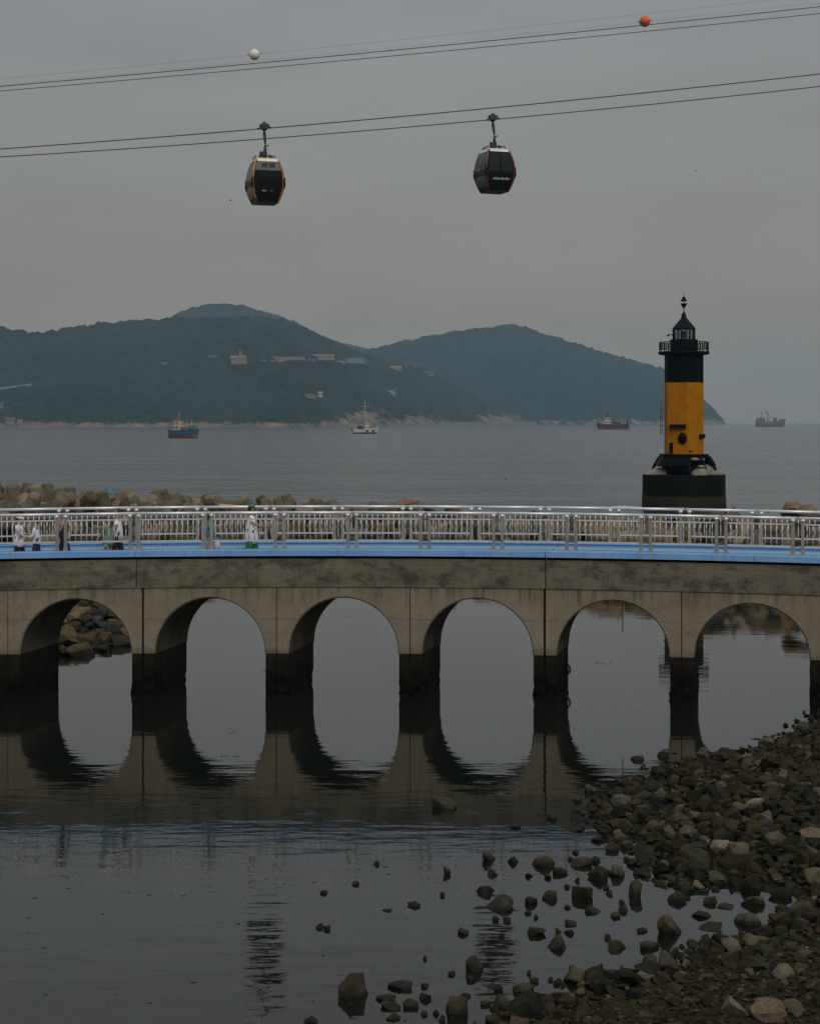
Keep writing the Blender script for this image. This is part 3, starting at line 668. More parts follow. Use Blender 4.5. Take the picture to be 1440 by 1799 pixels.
p_, rz_ = face_pt(1193, 770, .07); o = MB().lathe([(.55, 0), (.5, .1)], 10).build('life_ring_holder', M['black'], lh, p_); o.rotation_euler = (R(90), 0, rz_); o.scale = (1, 1.25, 1)
plate('ladder_recess', 1175, 787, 6, 19, M['black'], .1)
plate('lamp_bracket', 1227.5, 766, 9, 7, M['black'], .4, .15)
plate('hatch', 1228, 775, 5, 12, M['yellow'], .08)
plate('vent', 1206, 792.5, 6, 2.4, M['black'], .08)
# ladder with safety cage on the left side
M['rustpost'] = mat('rusty ladder steel', (0.22, 0.12, 0.06), 0.7)
lx0 = (1158.5 - 1200.5) / LS; lx1 = (1168.5 - 1200.5) / LS; za, zc_ = lz(762.5), lz(705)
for nm, x in (('cage_post', lx0), ('cage_post', (lx0 + lx1) / 2), ('cage_post', lx0)):
    MB().tube([(x, -.35 if x == lx0 else .35, za), (x, -.35 if x == lx0 else .35, zc_)], .035, 6).build(nm, M['rustpost'], lh)
HP = MB().tube([(lx1 + .25, -.5, 0), (lx0, -.45, 0), (lx0 - .05, 0, 0), (lx0, .45, 0), (lx1 + .25, .5, 0)], .035, 6).mesh('cage_hoop', M['rustpost'])
for k in range(5): inst(HP, 'cage_hoop', (0, 0, za + (zc_ - za) * k / 4), lh)
# gallery
rg_ = 44.5 / LS
MB().lathe([(rg_ * .93, zg - .05), (rg_, zg + .02), (rg_, zg + .28), (rg_ * .97, zg + .3)], 32).build('gallery_deck', M['black'], lh)
zr = lz(601.5); zmid = lz(613)
for z, r_ in ((zr, .05), (zmid, .05), ((zr + zmid) / 2, .025)):
    MB().tube([(rg_ * .96 * math.cos(2 * PI * i / 32), rg_ * .96 * math.sin(2 * PI * i / 32), z) for i in range(33)], r_, 6, False).build('gallery_rail', M['blackmetal'], lh)
GB = MB().tube([(0, 0, zmid), (0, 0, zr)], .035, 5).mesh('baluster', M['blackmetal'])
GP = MB().tube([(0, 0, zg + .25), (0, 0, zr)], .06, 6).mesh('gallery_post', M['blackmetal'])
for i in range(48):
    a = 2 * PI * i / 48
    inst(GP if i % 4 == 0 else GB, 'gallery_post' if i % 4 == 0 else 'baluster', (rg_ * .96 * math.cos(a), rg_ * .96 * math.sin(a), 0), lh)
zl0 = lz(598.5); zl1 = lz(577.5); rl = 19.0 / LS
MB().lathe([(24.5 / LS, zg + .3), (24.5 / LS, zl0 - .1), (24.9 / LS, zl0 - .08), (24.9 / LS, zl0 + .12), (rl, zl0 + .14)], 8, rot=PI / 8, smooth=False).build('lantern_base', M['black'], lh)
for k in range(8):
    a0 = PI / 8 + k * PI / 4; a1 = a0 + PI / 4
    p0 = Vector((rl * math.cos(a0), rl * math.sin(a0), 0)); p1 = Vector((rl * math.cos(a1), rl * math.sin(a1), 0))
    c = (p0 + p1) / 2 * .985; w = (p1 - p0).length - .12
    o = MB().box((0, 0, 0), (w, .03, zl1 - zl0 - .1)).build('lantern_pane', M['lampglass'], lh, (c.x, c.y, (zl0 + zl1) / 2)); o.rotation_euler = (0, 0, a0 + PI / 8 + PI / 2)
    MB().tube([(p0.x, p0.y, zl0), (p0.x, p0.y, zl1)], .09, 6).build('mullion', M['blackmetal'], lh)
lamp = MB(); lamp.lathe([(.12, zl0), (.12, zl0 + .4), (.26, zl0 + .45), (.3, zl0 + .75), (.24, zl0 + 1.05), (.1, zl0 + 1.1)], 14); lamp.build('lamp', M['blackmetal'], lh)
za_ = lz(555.5)
MB().lathe([(rl * .9, zl1 - .02), (rl * 1.06, zl1 - .06), (rl * 1.08, zl1 + .06), (14.2 / LS, lz(569)), (6.2 / LS, lz(560)), (4.7 / LS, lz(557.5)), (4.6 / LS, lz(556)), (3.9 / LS, lz(552.5)), (2.6 / LS, lz(550.5)), (.03, lz(546))], 8, rot=PI / 8, smooth=False).build('roof', M['blackmetal'], lh)
MB().tube([(0, 0, lz(548)), (0, 0, lz(512.5))], [.045, .02], 6).build('topmark_pole', M['blackmetal'], lh)
rc = 6.0 / LS
MB().lathe([(.02, lz(543)), (rc, lz(533.8)), (rc, lz(533.2))], 16).build('topmark_cone', M['black'], lh)
MB().lathe([(rc, lz(529.3)), (rc, lz(528.7)), (.02, lz(519.5))], 16).build('topmark_cone', M['black'], lh)
b = MB(); b.tube([(-rl, 0, lz(588)), (-rl - .55, 0, lz(588)), (-rl - .6, 0, lz(590))], .05, 6); b.box((-rl - .55, 0, lz(589.5)), (.25, .2, .2)); b.build('lamp_arm', M['blackmetal'], lh)
# surf at the foot of the lighthouse
def foam_mat():
    m, nt, b = newmat('white surf'); L = nt.links; P, s = pos_nodes(nt)
    n = noise_node(nt, P, .7, 6, .7); b.inputs['Base Color'].default_value = (.62, .64, .65, 1); b.inputs['Roughness'].default_value = .8
    set_bump(nt, b, n, .6, .2); return m
fv = []; ff = []
rr_ = random.Random(3); nn = 40
c0 = ground(1098, 891.5); fv.append((c0.x, c0.y, .12))
for i in range(nn):
    a = 2 * PI * i / nn; k = 1 + .35 * rr_.uniform(-1, 1)
    fv.append((c0.x + 1.9 * k * math.cos(a) + .4, c0.y + 3.2 * k * math.sin(a), .0)); ff.append((0, 1 + i, 1 + (i + 1) % nn))
tag(mesh_obj('foam', fv, ff, foam_mat(), smooth=True), kind='stuff')

# ------------------------------------------------------------------ breakwater core and its armour
vs = []; fs = []; rows = [(-8, -1.6), (0, 0.0), (0.35, None), (0.7, None), (1.0, None), (1.3, None), (2.2, -2.0)]
US = np.linspace(-420, 1900, 150)
for u in US:
    yw, yc, zc = bw(u); zt = zc - 1.3
    for k, (t, zz) in enumerate(rows):
        if t == -8: y, z = yw - 5, -1.6
        elif t <= 1.0: y = yw + (yc - yw) * t; z = zt * (t ** .8) if t > 0 else -.1
        elif t == 1.3: y, z = yc + 3, zt * .8
        else: y, z = yc + 13, -2
        if 0 < t < 1.3: z += .3 * mnoise.noise(Vector((u * .05, t * 9, 0)))
        vs.append((wx(u, y), y, z))
m_ = len(rows)
for i in range(len(US) - 1):
    for k in range(m_ - 1): fs.append((i * m_ + k, (i + 1) * m_ + k, (i + 1) * m_ + k + 1, i * m_ + k + 1))
tag(mesh_obj('breakwater_bank', vs, fs, M['core'], smooth=True), kind='structure')
def tetra_mesh(seed):
    b = MB(); rr = random.Random(seed)
    dirs = [Vector((0, 0, 1))] + [Vector((.943 * math.cos(a), .943 * math.sin(a), -.333)) for a in (0, 2 * PI / 3, 4 * PI / 3)]
    for d in dirs: b.tube([d * -.15, d * .5, d * 1.45, d * 1.56, d * 1.60], [.66, .60, .46, .40, .26], 12)
    return b.mesh('tetrapod', M['tetrapod'])
TET = tetra_mesh(1)
def rock_mesh(seed, npts=15, sub=True, flat=1.0, matn='rock'):
    rr = random.Random(seed); bm = bmesh.new()
    for _ in range(npts):
        v = Vector((rr.gauss(0, 1), rr.gauss(0, 1), rr.gauss(0, 1))).normalized() * rr.uniform(.85, 1.0); v.z *= flat; bm.verts.new(v)
    r_ = bmesh.ops.convex_hull(bm, input=bm.verts)
    bmesh.ops.delete(bm, geom=[g for g in r_['geom_interior'] if isinstance(g, bmesh.types.BMVert)], context='VERTS')
    if sub:
        bmesh.ops.bevel(bm, geom=list(bm.edges), offset=(.05, .10, .16)[seed % 3], segments=1, affect='EDGES', profile=.5, clamp_overlap=True)
        bmesh.ops.triangulate(bm, faces=bm.faces)
        bmesh.ops.subdivide_edges(bm, edges=list(bm.edges), cuts=1, use_grid_fill=True); bmesh.ops.triangulate(bm, faces=bm.faces)
        for v in bm.verts:
            n_ = v.co.normalized(); q_ = v.co + Vector((seed * 3.1, 0, 0)); v.co += n_ * (.10 * mnoise.noise(q_ * 1.9) + .055 * mnoise.noise(q_ * 5.0) + .03 * mnoise.noise(q_ * 11.0))
    for ax in range(3):
        mm_ = max(abs(v.co[ax]) for v in bm.verts)
        for v in bm.verts: v.co[ax] /= mm_
    me = bpy.data.meshes.new('rock'); bm.to_mesh(me); bm.free()
    if sub and seed % 3 == 2 and seed % 2: me.polygons.foreach_set('use_smooth', [True] * len(me.polygons))
    me.materials.append(M[matn]); return me
ROCKS = [rock_mesh(20 + i, 9 + i % 4 * 2, True, .8) for i in range(14)]
def with_mat(me, m_): c = me.copy(); c.materials.clear(); c.materials.append(m_); return c
BCOL = {'dark olive': (.017, .0165, .007), 'dark grey': (.015, .0155, .013), 'dull brown': (.032, .025, .013), 'grey': (.036, .035, .027), 'pale tan': (.10, .086, .055), 'pale grey': (.08, .077, .06), 'rusty brown': (.045, .028, .016), 'blackish': (.007, .007, .005)}
BANK = {}
for k_, c_ in BCOL.items():
    m_ = rock_mat('bank rock ' + k_, [tuple(q * .85 for q in c_), c_, tuple(q * 1.2 for q in c_)], .10, True, .6 if 'pale' not in k_ else .3, 3.5); BANK[k_] = [with_mat(m, m_) for m in ROCKS]
BPICK = ['dark olive'] * 5 + ['dark grey'] * 4 + ['dull brown'] * 4 + ['grey'] * 3 + ['pale tan'] * 3 + ['pale grey'] * 2 + ['rusty brown'] + ['blackish'] * 4
BCOLS = {'ochre': (.10, .075, .036), 'dark grey': (.034, .034, .029), 'mid grey': (.056, .054, .046), 'olive brown': (.046, .040, .024), 'pale tan': (.15, .12, .075)}
BOULD = {}
for k_, c_ in BCOLS.items():
    m_ = rock_mat('slope boulder ' + k_, [tuple(q * .82 for q in c_), c_, tuple(q * 1.25 for q in c_)], .35, True, .35, 1.2); BOULD[k_] = [with_mat(m, m_) for m in ROCKS]
TCOLS = {'warm tan': (.19, .145, .10), 'brown': (.14, .108, .072), 'grey green': (.115, .105, .072), 'dark brown': (.085, .07, .048), 'pale': (.23, .185, .14)}
TETS = {}
for k_, c_ in TCOLS.items():
    TETS[k_] = with_mat(TET, rock_mat('tetrapod concrete ' + k_, [tuple(q * .88 for q in c_), c_, tuple(q * 1.15 for q in c_)], 2.5, True, .35, .7))  # dark lower band raised high to darken the view behind the railing
TAN = [with_mat(m, M['tanrock']) for m in ROCKS]

def zone_of(u):
    for lim, w in ((60, 'at the left frame edge'), (130, 'above the walkers in white'), (260, 'above the stooping green walker'), (350, 'left of the teal walker'), (430, 'left of the green cap walker'),
                   (520, 'right of the green cap walker'), (620, 'right of the plank'), (720, 'left of the reddish boulder'), (830, 'right of the reddish boulder'), (980, 'left of the lighthouse'), (1130, 'just left of the lighthouse'), (1290, 'before the lighthouse'), (1380, 'right of the lighthouse')):
        if u < lim: return w
    return 'at the right frame edge'
rt = random.Random(11)
def place_armour():
    for row, (t, step) in enumerate(((0.12, 31), (.38, 30), (.66, 26), (.93, 20), (1.02, 18))):
        u = -60 + row * 9
        while u < 1530:
            uu = u + rt.uniform(-7, 7); yw, yc, zc = bw(uu); zt = zc - 1.25
            tt = t + rt.uniform(-.07, .07); y = yw + (yc - yw) * tt
            if t > 1: y = yc + 2.0 + rt.uniform(-.5, .5)
            if uu < 330 and tt < .55: y = yc - (yc - max(yw, 100)) * (1 - tt)     # rubble slope below on the left
            z = zt * min(1, tt) ** .8 + rt.uniform(-.2, .15) + (.5 * bump1(uu, 1230, 60) if t > .6 else 0)
            if uu > 1640: pass
            bx = wx(uu, y)
            boul = (uu > 880 and rt.random() < .7) or (uu > 760 and t > .9)
            lev = ('near the water', 'low on the breakwater', 'halfway up the breakwater', 'on the crest', 'on the seaward crest')[row]
            if boul:
                s_ = rt.uniform(.85, 1.4)
                ck = rt.choice(('tan', 'tan', 'tan', 'ochre', 'mid grey', 'pale tan')); o = inst(rt.choice(TAN if ck == 'tan' else BOULD[ck]), 'boulder', (bx, y, z + .1), None, (rt.uniform(-.5, .5), rt.uniform(-.5, .5), rt.uniform(0, 6.28)), (s_ * rt.uniform(.9, 1.3), s_ * rt.uniform(.8, 1.2), s_ * rt.uniform(.7, 1)))
                tag(o, ck + ' boulder ' + lev + ' ' + zone_of(uu), 'boulder', 'boulders of the breakwater')
            else:
                k = rt.uniform(.8, 1.0) * (1.1 if uu < 150 else .92)
                if uu > 600: k *= .85
                tk = rt.choice(('warm tan', 'brown', 'brown', 'grey green', 'dark brown', 'pale')); o = inst(TETS[tk], 'tetrapod', (bx, y, z + .35), None, (rt.uniform(0, 6.28), rt.uniform(0, 6.28), rt.uniform(0, 6.28)), (k, k, k))
                tag(o, tk + ' concrete tetrapod ' + lev + ' ' + zone_of(uu), 'tetrapod', 'tetrapods piled on the breakwater')
            u += step * (1.18 if boul else 1.0)
place_armour()
# a reddish lone boulder and the odd ones standing above the rail
for px, py, Y, s_, m_, lab in ((717, 889, 125, .8, 'red', 'reddish round boulder alone on the crest at mid bridge'), (1392, 899, 104, .8, 'tan', 'tan boulder standing above the railing right of the lighthouse'), (1415, 903, 103, .8, 'tan', 'smaller tan boulder beside the one above the railing at right'), (750, 893, 123, .6, 'tan', 'small tan boulder right of the reddish one on the crest'), (792, 894, 122, .55, 'tan', 'lowest tan boulder at the end of the visible crest')):
    me = TAN[3] if m_ == 'tan' else with_mat(ROCKS[4], mat('reddish boulder', (.22, .10, .065), .85, var=.4, scale=2, bump=.4, bscale=8))
    tag(inst(me, 'boulder', (wx(px, Y), Y, wz(py, Y)), None, (.3, .2, px), (s_, s_, s_ * .9)), lab, 'boulder', 'boulders of the breakwater')
# rubble slope seen through the leftmost arch
rb_ = random.Random(5); k = 0
for row in range(11):
    u = -40 + row * 5
    while u < 330:
        uu = u + rb_.uniform(-6, 6); yw, yc, zc = bw(uu); tt = row * .032; y = yw + (min(yc, yw + 26) - yw) * (tt * 1.5) + rb_.uniform(-.3, .3)
        z = (zc - 1.3) * min(1, (y - yw) / (yc - yw)) ** .8
        s_ = rb_.uniform(.20, .46) * (1.2 if row < 2 else 1.0)
        ck = rb_.choice(('ochre', 'ochre', 'dark grey', 'mid grey', 'olive brown', 'olive brown', 'dark grey')); o = inst(rb_.choice(BOULD[ck]), 'boulder', (wx(uu, y), y, max(-.1, z) + .1), None, (rb_.uniform(-.4, .4), rb_.uniform(-.3, .3), rb_.uniform(0, 6.28)), (s_ * 1.55, s_, s_ * .8))
        tag(o, ck + (' large' if s_ > .4 else ' small' if s_ < .28 else '') + ' boulder ' + ('at the water edge' if row < 2 else 'low' if row < 4 else 'halfway' if row < 6 else 'high') + ' on rubble slope ' + ('behind the leftmost arch' if uu > 60 else 'behind the pier at left'), 'boulder', 'rubble slope behind the left arch')
        u += s_ * 2.15 * F / y
def cloth_heap(px, py, Y, w, h_, col, lab):
    b = MB(); n = 14; vs = []; fs = []
    for i in range(n):
        for j in range(n):
            x = (i / (n - 1) - .5); y = (j / (n - 1) - .5); r_ = max(0, 1 - (x * x + y * y) * 3.6)
            vs.append((x * w, y * w * .8, h_ * (r_ * (1 + .5 * mnoise.noise(Vector((x * 5, y * 5, px)))))))
    for i in range(n - 1):
        for j in range(n - 1): fs.append((i * n + j, (i + 1) * n + j, (i + 1) * n + j + 1, i * n + j + 1))
    fs.append(tuple(range(n)))
    b.add(vs, fs, True); o = b.build('tarpaulin', mat('tarpaulin', col, .7), None, (wx(px, Y), Y, wz(py, Y))); sl = o.modifiers.new('thick', 'SOLIDIFY'); sl.thickness = .04
    tag(o, lab, 'tarpaulin')
cloth_heap(191, 868, 117, 1.1, .45, (.07, .14, .19), 'faded blue tarpaulin bundle on the breakwater crest at left')
cloth_heap(1040, 936, 112, 1.3, .45, (.10, .15, .22), 'blue grey tarpaulin bundle seen through the railing left of lighthouse')
b = MB(); b.box((0, 0, 0), (2.3, .5, .12)); o = b.build('plank', mat('yellow plank', (.36, .23, .07), .7), None, (wx(411, 127), 127, wz(890.5, 127))); o.rotation_euler = (R(20), R(6), 0); tag(o, 'yellow wooden plank lying on the tetrapods behind the green hat walker', 'plank')

# ------------------------------------------------------------------ footbridge
def Yc(s): return 59.85 - .05 * s - .004 * s * s
def camb(s): return -.0005 * (s + 1.5) ** 2
SK = .235
def P(s, d, z):
    return Vector((s + SK * d, Yc(s) + d, z + camb(s) * min(1, max(0, (z - 1.5) / 2.4))))
ZD, ZTOP, ZC, ZS = 4.75, 5.27, 3.90, 1.46     # deck, kerb top, underside of beam, spring line
WB = 3.25; PITCH = 4.88; RAD = 2.0
bridge = empty('footbridge', (0, Yc(0), 0)); tag(bridge, 'low concrete footbridge on round arches with a blue painted deck', 'bridge')
def bpart(name, b, m_, smooth=None):
    o = b.build(name, m_, bridge); o.matrix_parent_inverse = Matrix.Translation((0, -Yc(0), 0)); return o
def strip(b, s0, s1, sec, step=.6, smooth=False):
    """sweep the closed (d, z) section along the bridge between s0 and s1"""
    n = max(1, int(math.ceil((s1 - s0) / step))); k = len(sec); vs = []; fs = []
    for i in range(n + 1):
        s_ = s0 + (s1 - s0) * i / n
        for d, z in sec: vs.append(P(s_, d, z))
    for i in range(n):
        for j in range(k): fs.append((i * k + j, (i + 1) * k + j, (i + 1) * k + (j + 1) % k, i * k + (j + 1) % k))
    fs.append(tuple(range(k))); fs.append(tuple(n * k + j for j in range(k - 1, -1, -1)))
    b.add(vs, fs); return b
KS = range(-5, 5)
for k in KS:
    s0 = PITCH * k; g0 = .042 if k in (-2, 1, -5, 4) else .018; g1 = .042 if k + 1 in (-2, 1, -5, 4) else .018
    a, c, e = s0 + g0, s0 + PITCH / 2, s0 + PITCH - g1
    NA = 30; CH = .05
    out = []   # (s, zlow, ) along the underside: left foot, arc, right foot
    def arc(rad): return [(c + rad * math.cos(PI - PI * i / NA), 1.50 + rad * math.sin(PI - PI * i / NA)) for i in range(NA + 1)]
    af, ab = arc(RAD + CH), arc(RAD)
    b = MB(); vs = []; fs = []
    # columns of points: front outer bottom edge, chamfer ring, soffit front, soffit back, back chamfer, top front, top back
    ss = [(a, None)] + list(range(NA + 1)) + [(e, None)]
    def col(i):
        if i == 0: s_, lo_f, lo_s, sf = a, ZS, ZS, a
        elif i == NA + 2: s_, lo_f, lo_s, sf = e, ZS, ZS, e
        else:
            s_ = af[i - 1][0]; lo_f = max(ZS, af[i - 1][1]) if 0 < i - 1 < NA else ZS; sf = ab[i - 1][0]; lo_s = ab[i - 1][1] if 0 < i - 1 < NA else ZS
        return [P(s_, 0, lo_f), P(sf, CH, lo_s), P(sf, WB - CH, lo_s), P(s_, WB, lo_f), P(s_, WB, ZC), P(s_, 0, ZC)]
    for i in range(NA + 3): vs += col(i)
    for i in range(NA + 2):
        for j in range(6):
            fs.append((i * 6 + j, i * 6 + (j + 1) % 6, (i + 1) * 6 + (j + 1) % 6, (i + 1) * 6 + j))
    fs.append((0, 5, 4, 3, 2, 1)); o_ = (NA + 2) * 6; fs.append(tuple(o_ + q for q in range(6)))
    b.add(vs, fs); ob = bpart('arch_segment', b, M['concrete'])
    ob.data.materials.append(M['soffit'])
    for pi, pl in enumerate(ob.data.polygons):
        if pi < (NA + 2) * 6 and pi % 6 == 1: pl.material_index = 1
    # the two half piers below the spring line, rough with shells near the water
    for sa, sb in ((a, c - RAD - .035), (c + RAD + .035, e)):
        b = MB(); ns, nz_, nd = 6, 26, 18; grid = {}
        def face(fn, n1, n2):
            vs = []; fs = []
            for i in range(n1 + 1):
                for j in range(n2 + 1):
                    p = fn(i / n1, j / n2); r_ = max(0, min(1, (.75 - p.z) / .7))
                    q = Vector((mnoise.noise(p * 4.2), mnoise.noise(p * 4.2 + Vector((9, 0, 0))), 0)) * .10 * r_ + Vector((mnoise.noise(p * 11), mnoise.noise(p * 11 + Vector((5, 0, 0))), 0)) * .035 * r_
                    vs.append(p + q)
            for i in range(n1):
                for j in range(n2): fs.append((i * (n2 + 1) + j, (i + 1) * (n2 + 1) + j, (i + 1) * (n2 + 1) + j + 1, i * (n2 + 1) + j + 1))
            b.add(vs, fs, False)
        zt = ZS - .004; D0, D1 = .03, WB - .03
        face(lambda u, v: P(sa + (sb - sa) * u, D0, -.8 + (zt + .8) * v), ns, nz_)
        face(lambda u, v: P(sb + (sa - sb) * u, D1, -.8 + (zt + .8) * v), ns, nz_)
        face(lambda u, v: P(sa, D1 + (D0 - D1) * u, -.8 + (zt + .8) * v), nd, nz_)
        face(lambda u, v: P(sb, D0 + (D1 - D0) * u, -.8 + (zt + .8) * v), nd, nz_)
        b.add([P(sa, D0, zt), P(sb, D0, zt), P(sb, D1, zt), P(sa, D1, zt)], [(0, 1, 2, 3)])
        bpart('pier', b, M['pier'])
    # dark joint between neighbouring segments
    w = g0
    b = MB(); strip(b, s0 - w - .002, s0 + w + .002, [(.07, -.8), (WB - .07, -.8), (WB - .07, ZC - .01), (.07, ZC - .01)]); bpart('joint', b, M['joint'])
# beam in long sections with a joint over every third pier
JB = [-24.6, -9.98, 4.92, 19.6, 24.6]
for i in range(len(JB) - 1):
    a, e = JB[i] + .02, JB[i + 1] - .02
    b = MB(); strip(b, a, e, [(-.045, ZC + .003), (WB + .045, ZC + .003), (WB + .045, 4.62), (WB + .03, 4.64), (WB + .03, 4.94), (1.80, 4.94), (1.80, 4.70), (.26, 4.70), (.26, 4.94), (-.03, 4.94), (-.03, 4.64), (-.045, 4.62)]); bpart('edge_beam', b, M['beam'])
    b = MB(); strip(b, e - .005, e + .045, [(.02, ZC), (WB - .02, ZC), (WB - .02, 4.69), (.02, 4.69)]); bpart('joint', b, M['joint'])
    b = MB(); strip(b, a, e, [(.08, 4.943), (.25, 4.943), (.25, 5.04), (.08, 5.04)]); bpart('kerb_bed', b, M['joint'])  # recess under the kerb overhang coloured near-black for its shadow
    b = MB(); strip(b, a, e, [(1.84, 4.943), (WB - .08, 4.943), (WB - .08, 5.04), (1.84, 5.04)]); bpart('kerb_bed', b, M['joint'])
    b = MB(); strip(b, a, e, [(.262, ZD - .046), (1.798, ZD - .046), (1.798, ZD + .02), (.262, ZD + .02)]); bpart('walkway', b, M['bluetop'])
    b = MB(); strip(b, a, e, [(1.79, 5.044), (WB - .345, 5.044), (WB - .345, 5.205), (1.82, 5.205), (1.79, 5.19)]); bpart('side_ledge', b, M['bluetop'])
JK = [-24.6, -9.98, -2.6, 4.92, 12.3, 24.6]
for i in range(len(JK) - 1):
    a, e = JK[i] + .012, JK[i + 1] - .012
    for nm, sec in (('kerb', [(-.14, 5.045), (.2, 5.045), (.2, 5.20), (.32, 5.23), (.32, ZTOP), (-.12, ZTOP), (-.14, ZTOP - .02)]),
                    ('kerb', [(WB + .14, 5.045), (WB + .14, ZTOP + .05), (WB + .12, ZTOP + .07), (WB - .36, ZTOP + .07), (WB - .36, ZTOP + .04), (WB - .30, ZTOP + .03), (WB - .30, 5.045)])):
        b = MB(); strip(b, a, e, sec); bpart(nm, b, M['blue'])
# drain pipe hanging in the fifth arch
p = P(7.62, .5, 3.3); b = MB(); b.tube([P(7.62, .5, 3.55), P(7.62, .5, 2.3)], .017, 8); bpart('drain_pipe', b, M['joint'])
# shell-crusted mooring ring on the pier
b = MB(); pp = P(4.88 + .44, 2.2, .62)
b.tube([pp + Vector((.10 * math.cos(t) + .08, 0, .17 * math.sin(t))) for t in np.linspace(0, 2 * PI, 17)], .035, 6, False); bpart('mooring_ring', b, M['joint'])

# ------------------------------------------------------------------ railings
def railing(name, d, s_first, pitch, n, label, zt, flat=False):
    root = empty(name, tuple(P(0, d, zt))); tag(root, label, 'railing', 'railings of the footbridge')
    base = P(0, d, zt)
    zh = 1.34; L_ = pitch
    half = .155
    # shared pieces, along local +X, base at z=0
    post = MB(); post.box((0, 0, .60), (.115, .10, 1.2)); post.box((0, 0, .07), (.155, .15, .14)); post.box((0, -.052, .62), (.05, .012, 1.0))
    PM = post.mesh('post', M['post'])
    br = MB(); br.ball((0, -.075, 0), (.085, .05, .05), 10, 6); br.box((0, -.03, -.0), (.06, .06, .10)); BM = br.mesh('rail_bracket', M['steel'])
    HM = MB().tube([(-L_ / 2 + .01, 0, 0), (L_ / 2 - .01, 0, 0)], .055, 12).mesh('handrail', M['steel'])
    TR = MB().box((0, 0, -.06), (L_ - 2 * half - .1, .04, .13)).mesh('top_rail', M['plate']) if flat else MB().box((0, 0, 0), (L_ - 2 * half - .1, .045, .05)).mesh('top_rail', M['rod'])
    BR = MB().box((0, 0, 0), (L_ - 2 * half - .1, .045, .055)).mesh('bottom_rail', M['rod'])
    nb = 11; span = L_ - 2 * half - .1
    BA = MB().tube([(0, 0, .35), (0, -.035, .55), (0, -.055, .75), (0, -.035, .97), (0, 0, 1.10)], .018, 8).mesh('baluster', M['rod'])
    count = 0
    for k in range(n):
        sc_ = s_first + pitch * (k + .5); p0, p1 = P(sc_ - pitch / 2, d, zt), P(sc_ + pitch / 2, d, zt)
        dv = p1 - p0; rz = math.atan2(dv.y, dv.x); ry = -math.atan2(dv.z, Vector((dv.x, dv.y)).length); mid = (p0 + p1) / 2 - base
        X = Vector((math.cos(rz) * math.cos(ry), math.sin(rz) * math.cos(ry), -math.sin(ry))); Z = Vector((0, 0, 1)); rot = (0, ry, rz)
        for me, nm, z in ((HM, 'handrail', zh), (TR, 'top_rail', 1.12), (BR, 'bottom_rail', .33)):
            inst(me, nm, mid + Z * z, root, rot)
        for sg in (-1, 1):
            q = mid + X * sg * (L_ / 2 - half); inst(PM, 'post', q, root, (0, 0, rz)); inst(BM, 'rail_bracket', q + Z * (zh - .075), root, (0, 0, rz))
        for j in range(nb):
            q = mid + X * ((j + .5) / nb * span - span / 2); inst(BA, 'baluster', q, root, (0, 0, rz)); count += 1
railing('railing', .10, .52 - 2.655 * 7, 2.655, 13, 'near steel railing along the front edge of the blue bridge deck', ZTOP)
railing('railing', WB - .17, -.845 - 2.63 * 7, 2.63, 13, 'far steel railing along the back edge of the blue bridge deck', ZTOP + .07, True)

# ------------------------------------------------------------------ people on the bridge
M['skin'] = mat('skin', (.36, .21, .145), .55, var=.1, scale=20)
M['hair'] = mat('black hair', (.012, .011, .010), .5)
M['eye'] = mat('dark eye', (.01, .01, .01), .3)
def cloth(name, col): return mat(name, col, .85, var=.12, scale=9, bump=.3, bscale=14)
def skin_obj(name, pts, edges, m_, parent, extra=None, sub=1, root=0):
    me = bpy.data.meshes.new(name); me.from_pydata([p[0] for p in pts], edges, []); me.update()
    o = bpy.data.objects.new(name, me); COL.objects.link(o)
    sk = o.modifiers.new('skin', 'SKIN'); sk.use_smooth_shade = True; sk.branch_smoothing = .6
    for i, v in enumerate(me.skin_vertices[0].data):
        r_ = pts[i][1]; v.radius = r_ if isinstance(r_, tuple) else (r_, r_); v.use_root = (i == root)
    ss_ = o.modifiers.new('sub', 'SUBSURF'); ss_.levels = sub; ss_.render_levels = sub
    bpy.context.view_layer.update()
    dg = bpy.context.evaluated_depsgraph_get(); nm = bpy.data.meshes.new_from_object(o.evaluated_get(dg), depsgraph=dg)
    bpy.data.objects.remove(o); nm.name = name
    if extra:
        bm = bmesh.new(); bm.from_mesh(nm); em = extra.mesh('x', None); bm.from_mesh(em); bm.to_mesh(nm); bm.free(); bpy.data.meshes.remove(em)
    nm.materials.clear(); nm.materials.append(m_); nm.polygons.foreach_set('use_smooth', [True] * len(nm.polygons))
    return link(bpy.data.objects.new(name, nm), parent)
